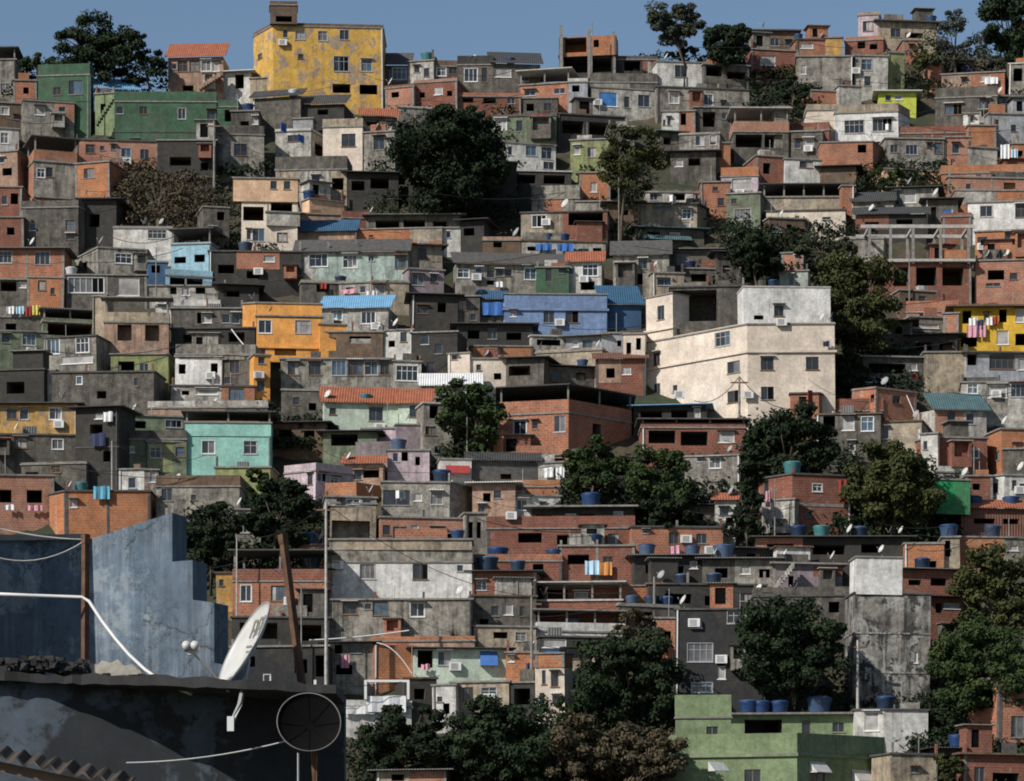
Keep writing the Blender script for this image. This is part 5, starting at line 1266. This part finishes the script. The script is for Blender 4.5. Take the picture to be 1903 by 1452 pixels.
# the blue awning on the mint white house
def awning(px, py, w, hh, mat, label, out=.55):
    h = wall_host(px, py); o = on_wall(h, px, py); n = Vector((h['dR'].y, -h['dR'].x, 0)); d = h['dR']
    r = empty('awning', o, label, 'awning'); W_, H2 = w / h['s'] / 2, hh / h['s']
    m = MB(); z = H2 / 2
    def q(u, k, zz): return d * u + n * k + Vector((0, 0, zz))
    m.hexa([q(-W_, out, -z), q(W_, out, -z), q(W_, .01, z*.8), q(-W_, .01, z*.8), q(-W_, out, -z+.04), q(W_, out, -z+.04), q(W_, .01, z*.8+.04), q(-W_, .01, z*.8+.04)])
    m.build('canopy', mat, r)
    e = MB()
    for s_ in (-1, 1): e.face([q(s_*W_, .01, z*.8), q(s_*W_, out, -z), q(s_*W_, .01, -z)]); e.face([q(s_*W_*.99, .01, z*.8), q(s_*W_*.99, out, -z), q(s_*W_*.99, .01, -z)])
    e.build('side_panel', mat, r)
awning(908, 1222, 32, 30, 'cloth_cb', 'bright blue window awning on the mint white house', .6)
awning(1522, 1424, 44, 22, 'dishw', 'white window awning beside the balcony corner of the green building', .7)
awning(1613, 1436, 52, 24, 'dishw', 'wider white window awning at the shaded end of the green building', .7)
awning(1320, 1432, 40, 18, 'dishw', 'small white awning on the sunlit end of the green building', .6)
awning(850, 873, 44, 18, 'cloth_cr', 'red parasol awning on the white wall terrace', .9)
awning(1240, 440, 90, 12, 'sheettl', 'long green awning over the low shop row', .8)

# washing and tarps
def cloth(px, py, w, hh, mat, what, out=.35):
    h = wall_host(px, py) or roof_host(px, py)
    if not h: print('no host for cloth', px, py); return
    o = on_wall(h, px, py, out); m = MB(); n = Vector((h['dR'].y, -h['dR'].x, 0)); W_, H2 = w / h['s'], hh / h['s']; k = 7
    for i in range(k):
        u0, u1 = W_*(i/k - .5), W_*((i+1)/k - .5); a0, a1 = .05*math.sin(i*1.9+px), .05*math.sin((i+1)*1.9+px); zt0, zt1 = H2/2 - .04*math.sin(i*.9), H2/2 - .04*math.sin((i+1)*.9)
        def q(u, kk, z): return h['dR']*u + n*kk + Vector((0, 0, z))
        m.hexa([q(u0,a0*1.6,-H2/2), q(u1,a1*1.6,-H2/2), q(u1,a1*1.6-.02,-H2/2), q(u0,a0*1.6-.02,-H2/2), q(u0,a0,zt0), q(u1,a1,zt1), q(u1,a1-.02,zt1), q(u0,a0-.02,zt0)])
    ob = m.build('tarp' if 'tarp' in what else 'laundry', 'cloth_' + mat, None, loc=o)
    tag(ob, uniq('%s on %s' % (what, h['label'])), 'tarp' if 'tarp' in what else 'laundry', 'washing hung out to dry' if 'tarp' not in what else None)
for a in ((1003,238,26,42,'cr','red oval tarp hung'),(530,270,26,16,'cb','crumpled blue tarp hung'),(558,272,26,14,'cb','flat blue tarp hung'),(188,916,30,24,'ct','turquoise tarp draped'),(1100,1056,26,26,'clb','light blue tarp hung'),(1124,1058,26,24,'co','orange tarp hung'),
          (1492,752,26,30,'cr','red cloth hung'),(1253,1022,22,16,'cp','pink rag hung'),(1808,600,16,14,'cw','white shirt drying'),(1820,606,14,18,'cn','dark shirt drying'),(1838,600,14,14,'cw','white towel drying'),(1806,618,20,22,'cp','pink sheet drying'),(1824,618,14,22,'cp','rose towel drying'),
          (1848,598,12,14,'cr','red shirt drying'),(20,578,14,14,'cw','white shirt drying'),(38,578,14,14,'clb','pale blue shirt drying'),(54,580,12,18,'cr','red towel drying'),(68,578,14,18,'cy','yellow towel drying'),(62,943,26,10,'cp','pink cloth drying'),(14,943,20,10,'cw','white cloth drying'),
          (1570,910,24,40,'cr','red banner cloth hung'),(1424,930,10,30,'cp','pink towel drying'),(1866,285,16,26,'cw','white sheet drying'),(1884,290,12,22,'clb','pale sheet drying'),(716,1308,74,30,'cw','white sheet draped'),(1020,880,20,18,'cw','white bedsheet drying'),(1042,882,16,22,'cw','cream bedsheet drying'),
          (600,532,14,10,'cr','red washing drying'),(650,544,30,8,'cp','pink washing drying'),(690,546,20,8,'cw','white washing drying'),(925,528,16,10,'cw','white washing drying'),(1010,460,30,12,'cb','blue tarp strip hung'),(1050,460,30,14,'cb','deep blue tarp strip hung'),(915,575,40,24,'cb','blue tarp curtain hung'),
          (205,778,18,18,'cw','white sheet drying'),(186,820,28,24,'cn','navy tarp hung'),(1700,700,14,10,'cr','red cloth drying'),(1535,640,12,10,'cn','dark bag cloth hung'),(640,1230,16,24,'cp','pink shirt drying'),(790,1240,16,10,'cp','pale pink towel drying'),(665,1320,60,14,'cw','white cloth draped'),
          (1795,130,18,14,'cn','navy drape hung'),(1840,156,24,12,'cw','white tarp hung'),(985,1240,14,14,'cn','dark washing drying'),(1160,1240,14,18,'cw','white washing drying'),(1485,1130,16,12,'cw','white washing drying'),(120,1000,20,10,'cw','white cloth hung')):
    cloth(*a)

# street poles and overhead cables
def pole(px, y0, y1, label, mat='conc', r=.09, arm=True, dy=-1.5):
    Y = dist_at(y1) + dy; g = P(px, y1, Y); hh = (y1 - y0) * Y / F
    root = empty('utility_pole', g, label, 'pole', 'poles between the houses')
    m = MB(); m.tube([Vector((0, 0, -2)), Vector((0, 0, hh))], r * 1.25, 8, r * .8); m.build('shaft', mat, root)
    if arm:
        c = MB(); c.box(-.7, .7, -.06, .06, hh - .55, hh - .43); c.build('crossarm', 'wood', root)
    return g + Vector((0, 0, hh))
PT = {}
for k, a in dict(a=(208,820,912,'thin pole in the black alley'), b=(398,225,345,'street pole beside the grey house with one square window'), c=(163,140,232,'thin pole against the tall green block'), d=(868,775,862,'post beside the palm like tree'),
                 e=(1374,700,800,'utility pole in front of the cream block'), f=(440,1000,1150,'white post beside the slender grey house'), g=(606,935,1300,'tall post at the corner of the whitewashed building'), h=(1594,1190,1330,'white post against the stained concrete tower'),
                 i=(1216,1072,1125,'post with a lamp box at the orange brick end house'), j=(988,1110,1275,'post with cables beside the tall cream house'), k=(1440,905,1000,'short post beside the red brick corner'), l=(1810,830,900,'thin pole near the dark red brick storey'),
                 m=(1690,465,560,'thin pole beside the concrete frame'), n=(1150,330,450,'leaning pole near the olive tree'), o=(690,480,560,'thin pole by the pale teal house'), p=(290,460,560,'thin pole by the sky blue house'), q=(1100,40,150,'thin mast on the ridge beside the unfinished storey'), r=(560,1090,1300,'thin pole behind the rusty pole')).items():
    PT[k] = pole(*a, arm=k in 'beghij', r=.10 if k in 'beghij' else .055, mat='concl' if k in 'afgh' else 'conc')
def cable(a, b, sag, label, mat='cable', r=.022):
    pts = [a.lerp(b, i / 14) - Vector((0, 0, sag * 4 * (i/14) * (1 - i/14))) for i in range(15)]
    m = MB(); o = pts[0].copy(); m.tube([p - o for p in pts], r, 4); ob = m.build('cable', mat, None, loc=o); tag(ob, label, 'cable', 'overhead cables')
def W3(px, py, base): return P(px, py, dist_at(base) - 1.5)
cable(PT['g'], PT['j'], 1.2, 'cable strung from the whitewashed building post to the cream house post')
cable(PT['f'], PT['g'], .8, 'cable strung between the two lower posts')
cable(PT['e'], W3(1290, 745, 800), .8, 'cable drooping from the cream block pole to blue roof', r=.03)
cable(PT['e'], W3(1480, 760, 820), .8, 'cable drooping from the cream block pole to fig tree', r=.03)
cable(PT['b'], W3(500, 290, 330), .6, 'cable from the street pole to blue tarps')
cable(PT['d'], W3(940, 765, 850), .4, 'cable from the palm tree post to the brick house', r=.03)
cable(W3(430, 612, 660), W3(472, 662, 680), .1, 'white pipe line slanting down to the orange tower', 'pvc', .05)
cable(PT['i'], W3(1440, 1100, 1150), .5, 'cable along the long black walled terrace')
cable(W3(575, 1190, 1290), W3(760, 1172, 1260), .1, 'pale conduit above the rusty orange wall', 'pvc', .05)
cable(W3(700, 1195, 1270), W3(765, 1252, 1290), -.5, 'white cable arched over the rusty orange wall', 'pvc', .03)
cable(W3(1685, 735, 800), W3(1702, 775, 820), 0, 'white wire over the gabled brick house', 'pvc', .03)
cable(PT['a'], W3(345, 840, 890), .5, 'cable from the alley pole to the mossy green house')

# bare concrete frame of a house under construction
def frame():
    Y = dist_at(548); s = F / Y
    root = empty('concrete_frame', P(1612, 548, Y), 'bare concrete frame of columns and beams above brick floor', 'unfinished building')
    o = root.location
    def loc(px, py, dy=0): return P(px, py, Y) - o + Vector((0, dy, 0))
    for dy in (0, 4.2):
        for px in (1616, 1655, 1697, 1748, 1800):
            if dy == 0 or px in (1616, 1697, 1748, 1800):
                a, b = loc(px, 490), loc(px, 424); m = MB(); m.box(a.x-.11, a.x+.11, dy-.11, dy+.11, a.z, b.z); m.build('column', 'conc', root)
        a, b = loc(1600, 430), loc(1812, 424); m = MB(); m.box(a.x, b.x, dy-.13, dy+.13, b.z-.02, b.z+.28); m.build('beam', 'concl', root)
    for px in (1616, 1697, 1748, 1800):
        a = loc(px, 424); m = MB(); m.box(a.x-.1, a.x+.1, .135, 4.06, a.z, a.z+.22); m.build('beam', 'concl', root)
    a, b = loc(1604, 490), loc(1812, 482); m = MB(); m.box(a.x, b.x, -.2, 4.4, a.z+.16, b.z); m.build('floor_slab', 'concl', root)
    a, b = loc(1752, 482), loc(1797, 464); m = MB(); m.box(a.x, b.x, .1, .25, a.z+.004, b.z); m.build('brick_infill', 'bo', root)
frame()
def pillars():
    Y = dist_at(144) - .3; o = P(1043, 106, Y)
    for px, y0 in ((1043, 48), (1095, 54), (1141, 60)):
        m = MB(); a = P(px, 146, Y) ; hh = (146 - y0) * Y / F; m.box(-.16, .16, -.16, .16, 0, hh); ob = m.build('bare_column', 'conc', None, loc=a)
        tag(ob, {1043: 'tallest bare column of the unfinished ridge storey', 1095: 'middle bare column of the unfinished ridge storey', 1141: 'short bare column at the far end of the unfinished ridge storey'}[px], 'column', 'bare columns on the ridge')
pillars()
# white framed roof terrace posts
def terrace_frame():
    h = find('white framed roof terrace'); root = empty('roof_frame', h['root'].location + Vector((0, 0, h['H'] + .004)), 'white post and rail frame on the white roof terrace', 'frame')
    s = h['s']; L = 180 / s
    for u in (.06, L*.53, L*.97): m = MB(); m.box(u-.09, u+.09, -.09, .09, 0, 1.35); m.build('post', 'pvc', root)
    m = MB(); m.box(L*.53+.09, L*.97-.09, -.07, .07, 1.2, 1.36); m.build('rail', 'pvc', root)
terrace_frame()
# outside stairs
def stairs(px0, py0, px1, py1, base, label, n=9, mat='gw'):
    Y = dist_at(base) - 1.2; a, b = P(px0, py0, Y), P(px1, py1, Y); m = MB()
    for i in range(n):
        p, q = a.lerp(b, i / n), a.lerp(b, (i + 1) / n)
        x0, x1 = sorted((p.x, q.x)); m.box(x0 - a.x, x1 - a.x + .01, 0, 1.0, max(p.z, q.z) - a.z - .45, max(p.z, q.z) - a.z)
    ob = m.build('staircase', mat, None, loc=a); tag(ob, label, 'stairs')
stairs(1438, 1094, 1476, 1046, 1104, 'pale staircase climbing the mauve grey flat roofed house')
stairs(178, 228, 212, 176, 242, 'light green staircase between the green blocks', mat='gl')
stairs(370, 160, 414, 132, 182, 'pale staircase rising beside the tile roofed house', mat='sa')

# ------------------------------------------------------------------ foreground: blue wall, parapet, dishes and rusty poles
Y0 = 29.0
def Q(px, py, Y=Y0): return P(px, py, Y)
def slab_from(pts, thick, d, name, mat, parent=None):     # outline in a vertical plane, extruded along d
    m = MB(); n = len(pts); e = d.normalized() * thick
    m.v += [p for p in pts] + [p + e for p in pts]
    m.f.append(tuple(range(n))); m.f.append(tuple(n + k for k in reversed(range(n))))
    for k in range(n): j = (k + 1) % n; m.f.append((k, n + k, n + j, j))
    return m.build(name, mat, parent)
def blue_wall():
    c = Q(162, 1275, 30.0); dR = Vector((.955, -.297, 0)); n = Vector((-.297, -.955, 0))
    def hit(px, py):          # point of the wall's plane seen at a pixel
        r = Vector(((px - CX) / F, 1, (HOR - py) / F)); t = c.dot(n) / r.dot(n); return r * t - c
    root = empty('blue_wall', c, 'stepped slate blue wall with streaked paint at the lower corner', 'wall')
    out = [(160, 1420), (160, 1004), (172, 1002), (335, 951), (322, 951), (322, 1044), (358, 1041), (358, 1115), (398, 1120), (398, 1232), (425, 1238), (425, 1420)]
    out = [(160, 1420), (160, 1004), (320, 953), (320, 1044), (358, 1041), (358, 1115), (398, 1120), (398, 1232), (425, 1238), (425, 1420)]
    slab_from([hit(*q) for q in out], .34, -n, 'wall_panel', 'bw', root)
    pk = [(168, 1300), (168, 1232), (182, 1236), (190, 1228), (206, 1232), (220, 1226), (232, 1238), (246, 1234), (262, 1246), (270, 1262), (268, 1300)]
    slab_from([hit(*q) + n * .012 for q in pk], .010, -n, 'peeled_patch', 'gw', root)
    dl = Vector((-.75, -.66, 0)); nl = Vector((.66, -.75, 0))
    A = c.copy(); B = c + dl * 2.6
    def z(py, p): return (HOR - py) * p.y / F
    o = [Vector((A.x, A.y, z(1420, A))) - c, Vector((B.x, B.y, z(1420, B))) - c, Vector((B.x, B.y, z(1010, B))) - c, Vector((A.x, A.y, z(1003, A))) - c]
    o = [q + Vector((-.012, 0, 0)) for q in o]
    slab_from(list(reversed(o)), .2, -nl, 'return_wall', 'bw', root)
    cap = MB()
    cap.hexa([o[1] + Vector((0,0,o[2].z-o[1].z)) + nl*.05, o[3] + nl*.05, o[3] - nl*.25, o[2] - nl*.25, o[2] + nl*.05 + Vector((0,0,.05)), o[3] + nl*.05 + Vector((0,0,.05)), o[3] - nl*.25 + Vector((0,0,.05)), o[2] - nl*.25 + Vector((0,0,.05))])
    cap.build('coping', 'conc', root)
blue_wall()
def parapet():
    Y = 27.6; c = Q(0, 1300, Y)
    root = empty('parapet_wall', c, 'parapet with painted shade, mould and peeling blue paint at the lower corner', 'wall')
    out = [(-80, 1600), (-80, 1256), (160, 1272), (420, 1290), (640, 1304), (640, 1600)]
    slab_from([Q(*q, Y) - c for q in reversed(out)], .3, Vector((0, 1, 0)), 'wall_panel', 'bw_shade', root)
    top = [(-80, 1256, .10), (60, 1266, .14), (160, 1272, .34), (330, 1284, .85), (480, 1294, 1.2), (640, 1304, 1.3)]  # overhang shaped to cast diagonal shade on the wall below
    fine = []
    for (a, ya, da), (b, yb, db) in zip(top, top[1:]):
        for k in range(6): f = k / 6; fine.append((a + (b-a)*f, ya + (yb-ya)*f + U(-1.5, 1.5), da + (db-da)*f + U(-.03, .03), U(.04, .075)))
    fine.append((*top[-1], .05))
    m = MB()
    for (a, ya, da, ta), (b, yb, db, tb) in zip(fine, fine[1:]):
        p, q = Q(a, ya, Y) - c, Q(b, yb, Y) - c
        l = Vector((0, 0, -.02))
        m.hexa([p + Vector((0, -da, 0)) + l, q + Vector((0, -db, 0)) + l, q + Vector((0, .32, 0)) + l, p + Vector((0, .32, 0)) + l, p + Vector((0, -da, ta)), q + Vector((0, -db, tb)), q + Vector((0, .32, tb)), p + Vector((0, .32, ta))])
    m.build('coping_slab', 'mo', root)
parapet()
def tile_edge():
    Y = 26.0; a, b = Q(-40, 1402, Y), Q(240, 1462, Y); c = a.copy()
    root = empty('roof_sheet', c, 'weathered corrugated roof edge below the darkened parapet', 'roof')
    m = MB(); n = 72; L = (b - a)
    def prof(i): return math.sin(i * 2 * math.pi / 8) * .022
    back = Vector((0, .42, .085))
    for i in range(n):
        p, q = L * (i / n) + Vector((0, 0, prof(i))), L * ((i + 1) / n) + Vector((0, 0, prof(i + 1))); t = Vector((0, 0, .022))
        m.hexa([p, q, q + back, p + back, p + t, q + t, q + back + t, p + back + t])
    m.build('corrugated_sheet', 'sheetbr', root)
    m = MB(); e = Vector((0, .12, -.1)); f = Vector((0, .12, -.02))
    m.hexa([e, L + e, L + e + Vector((0, .1, 0)), e + Vector((0, .1, 0)), f, L + f, L + f + Vector((0, .1, 0)), f + Vector((0, .1, 0))]); m.build('rafter', 'wood', root)
tile_edge()
def rusty(pts, r, label, name='rusty_pole'):
    o = pts[0].copy(); root = empty(name, o, label, 'pole')
    m = MB(); m.tube([p - o for p in pts], r, 4); m.build('shaft', 'rust', root)
    k = MB(); t = pts[-1] - o
    k.tube([t - (pts[-1]-pts[-2]).normalized()*.05, t + (pts[-1]-pts[-2]).normalized()*.03], r * 1.15, 4); k.build('collar', 'rust', root)
rusty([Q(158, 1274, 28.4), Q(159, 1000, 28.4)], .036, 'straight rusty brown pole standing where the blue walls meet')
rusty([Q(566, 1310, 27.4), Q(545, 1150, 27.4), Q(526, 1000, 27.4)], .037, 'tilted rusty orange pole behind the dark mesh dish')
def fg_cable():
    pts = [Q(-30, 1103, 28.2), Q(60, 1107, 28.2), Q(152, 1110, 28.3), Q(166, 1118, 28.25), Q(190, 1155, 28.0), Q(215, 1188, 27.9), Q(240, 1217, 27.75), Q(270, 1245, 27.6), Q(300, 1266, 27.45), Q(330, 1280, 27.35), Q(356, 1290, 27.3)]
    o = pts[0].copy(); m = MB(); m.tube([p - o for p in pts], .016, 6); tag(m.build('cable', 'cablew', None, True, o), 'thick white cable looped from the straight rusty pole', 'cable')
    for i, (a, b, sag, lab) in enumerate(((Q(-30, 975, 28.8), Q(160, 1003, 28.4), .03, 'upper thin wire running to the top of the rusty pole'), (Q(-30, 1028, 28.3), Q(160, 1004, 28.4), .12, 'lower sagging wire running to the top of the rusty pole'), (Q(235, 1418, 26.2), Q(530, 1378, 26.7), .04, 'thin pale wire crossing the darkened parapet to the dark dish'))):
        pts = [a.lerp(b, k / 10) - Vector((0, 0, sag * 4 * (k/10) * (1 - k/10))) for k in range(11)]
        m = MB(); m.tube([p - a for p in pts], .006, 4); tag(m.build('wire', 'cablew' if i == 2 else 'concl', None, False, a), lab, 'wire')
fg_cable()
def big_dish():
    Y = 26.9; c = Q(462, 1202, Y)
    root = empty('satellite_dish', c, 'large white lettered satellite dish seen edge on above the parapet', 'satellite dish')
    nrm = Vector((-.83, -.30, .47)); M = aim_matrix(nrm)
    m = dish_mesh(.40, .075, 40, 8); m.v = [M @ (v - Vector((0, 0, .03))) for v in m.v]; m.build('reflector', 'dishw', root, smooth=True)
    rim = MB(); rim.tube([M @ Vector((.4*math.cos(a), .4*math.sin(a), .045)) for a in [6.28319*k/40 for k in range(41)]], .007, 5); rim.build('rim', 'dishg', root)
    e = MB()                                               # dark lettering, worn, on the upper half of the bowl
    def onb(x, y): return M @ Vector((x, y, -.03 + .075*((x*x + y*y) / .16) + .006))
    def bar(xa, ya, xb, yb, t=.012):
        a, b = Vector((xa, ya)), Vector((xb, yb)); d = (b - a).normalized(); q = Vector((-d.y, d.x)) * t; nn = 5
        for i in range(nn):
            u, v = a.lerp(b, i / nn), a.lerp(b, (i + 1) / nn)
            e.quad(onb(u.x-q.x, u.y-q.y), onb(v.x-q.x, v.y-q.y), onb(v.x+q.x, v.y+q.y), onb(u.x+q.x, u.y+q.y))
    for (x, y) in ((-.17, .10), (-.05, .12), (.07, .12)):
        bar(x, y, x, y+.15); bar(x+.075, y, x+.075, y+.15)
        bar(x, y+.15, x+.075, y+.15); bar(x, y+.07, x+.075, y+.07)
    bar(-.15, .02, -.02, .02, .01); bar(.02, .02, .12, .02, .01); bar(-.1, -.03, .06, -.03, .008)
    e.build('lettering', 'conc', root)
    a0 = Q(424, 1285, 26.75) - c; f = Q(355, 1204, 26.6) - c
    a = MB(); a.tube([M @ Vector((0, -.39, .02)), a0], .012, 6); a.tube([a0, f + Vector((.02, 0, -.04))], .010, 6); a.build('feed_arm', 'metal', root)
    for dx in (-.035, .035):
        q = MB(); q.tube([f + Vector((dx, -.05, .02)), f + Vector((dx, .05, .0))], .036, 10); q.build('receiver', 'dishw', root, True)
    s = MB(); s.tube([f + Vector((0, 0, -.06)), f + Vector((0, 0, .0))], .028, 8); s.build('receiver_bracket', 'dishg', root)
    p = MB(); b = Q(428, 1350, 26.4) - c; t = Q(446, 1308, 26.4) - c
    p.tube([b + Vector((0, .1, 0)), b, t, M @ Vector((0, -.1, -.05))], .022, 6); p.build('mast', 'metal', root)
    p = MB(); p.box(b.x-.025, b.x+.03, b.y-.02, b.y+.02, b.z-.04, b.z+.08); p.build('mount_plate', 'pvc', root)
big_dish()
def mesh_dish():
    Y = 26.2; c = Q(574, 1344, Y)
    root = empty('satellite_dish', c, 'round dark mesh dish facing down on the parapet corner', 'satellite dish')
    M = aim_matrix(Vector((.10, -.93, .36)))
    m = dish_mesh(.255, .07, 36, 6); m.v = [M @ (v - Vector((0, 0, .05))) for v in m.v]; m.build('mesh_bowl', 'black', root, True)
    rim = MB(); rim.tube([M @ Vector((.258*math.cos(a), .258*math.sin(a), .022)) for a in [6.28319*k/40 for k in range(41)]], .0045, 5); rim.build('rim', 'conc', root)
    for k in range(8):
        a = 6.28319 * k / 8; sp_ = MB(); sp_.tube([M @ Vector((.03*math.cos(a), .03*math.sin(a), -.04)), M @ Vector((.15*math.cos(a), .15*math.sin(a), -.02)), M @ Vector((.255*math.cos(a), .255*math.sin(a), .022))], .0025, 4); sp_.build('rib', 'black', root)
    for dx, mt in ((-.09, 'metal'), (.06, 'rust')):
        l = MB(); l.tube([Vector((dx, .06, -.24)), Vector((dx, .06, -1.1))], .009, 5); l.build('support_leg', mt, root)
    l = MB(); l.tube([Vector((.07, .10, -1.1)), Vector((.02, .12, -.1)), M @ Vector((0, 0, -.06))], .02, 6); l.build('mast', 'rust', root)
mesh_dish()

def rubble():
    m = MB()
    for k in range(280):
        px = U(-40, 156) if k < 235 else U(170, 600); Y = 27.75 + U(-.1, .5); p = Q(px, 1262 + max(0, px - 100) * .07, 27.6); p = Vector((p.x, Y, p.z + U(.08, .19 if k < 235 else .07))); r = U(.010, .042)
        m.hexa([p + Vector((sx*r*U(.5, 1.2), sy*r*U(.5, 1.2), sz*r*U(.4, .9))) for sz in (-1, 1) for sx, sy in ((-1, -1), (1, -1), (1, 1), (-1, 1))])
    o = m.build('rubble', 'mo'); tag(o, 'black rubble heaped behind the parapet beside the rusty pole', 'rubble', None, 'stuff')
rubble()
# overhead cables leaving the houses
for kk, h in enumerate(random.sample([q for q in HOUSES if not q.get('sub') and len(q['label'].split()) < 12], 64)):
    a = on_roof(h, U(h['x0'], h['x1']), .1) + Vector((0, 0, U(.5, 1.6))); L = U(5, 14) * random.choice((-1, 1))
    b2 = a + Vector((L, U(-2.5, .5), U(-1.2, 1.5))); cable(a, b2, U(.25, .9), 'overhead cable leaving the ' + h['label'], r=U(.016, .028))
# ------------------------------------------------------------------ camera, sun and sky
cam = bpy.data.cameras.new('camera'); co = bpy.data.objects.new('camera', cam); COL.objects.link(co)
co.location = (0, 0, 0); co.rotation_euler = (math.radians(90), 0, 0)
cam.sensor_width = 36; cam.lens = F / 1903 * 36; cam.shift_y = (HOR - CY) / 1903; cam.clip_start = .5; cam.clip_end = 9000
SC.camera = co
SUN = Vector((-.62, -.52, .60)).normalized()
l = bpy.data.lights.new('sun', 'SUN'); l.energy = 4.8; l.angle = math.radians(.5); l.color = (1, .955, .89)
lo = bpy.data.objects.new('sun', l); COL.objects.link(lo); lo.rotation_euler = (-SUN).to_track_quat('-Z', 'Y').to_euler(); lo.location = (-60, -50, 90)
w = bpy.data.worlds.new('World'); SC.world = w; w.use_nodes = True
nt = w.node_tree; bg = nt.nodes['Background']
sky = nt.nodes.new('ShaderNodeTexSky'); sky.sky_type = 'NISHITA'; sky.sun_disc = False
sky.sun_elevation = math.asin(SUN.z); sky.sun_rotation = math.atan2(SUN.x, SUN.y); sky.air_density = 1.0; sky.dust_density = .6; sky.ozone_density = 2.0
nt.links.new(sky.outputs[0], bg.inputs['Color']); bg.inputs['Strength'].default_value = .085
SC.view_settings.view_transform = 'Standard'; SC.view_settings.look = 'None'; SC.view_settings.exposure = .03; SC.view_settings.gamma = 1
SC.cycles.filter_width = 1.9
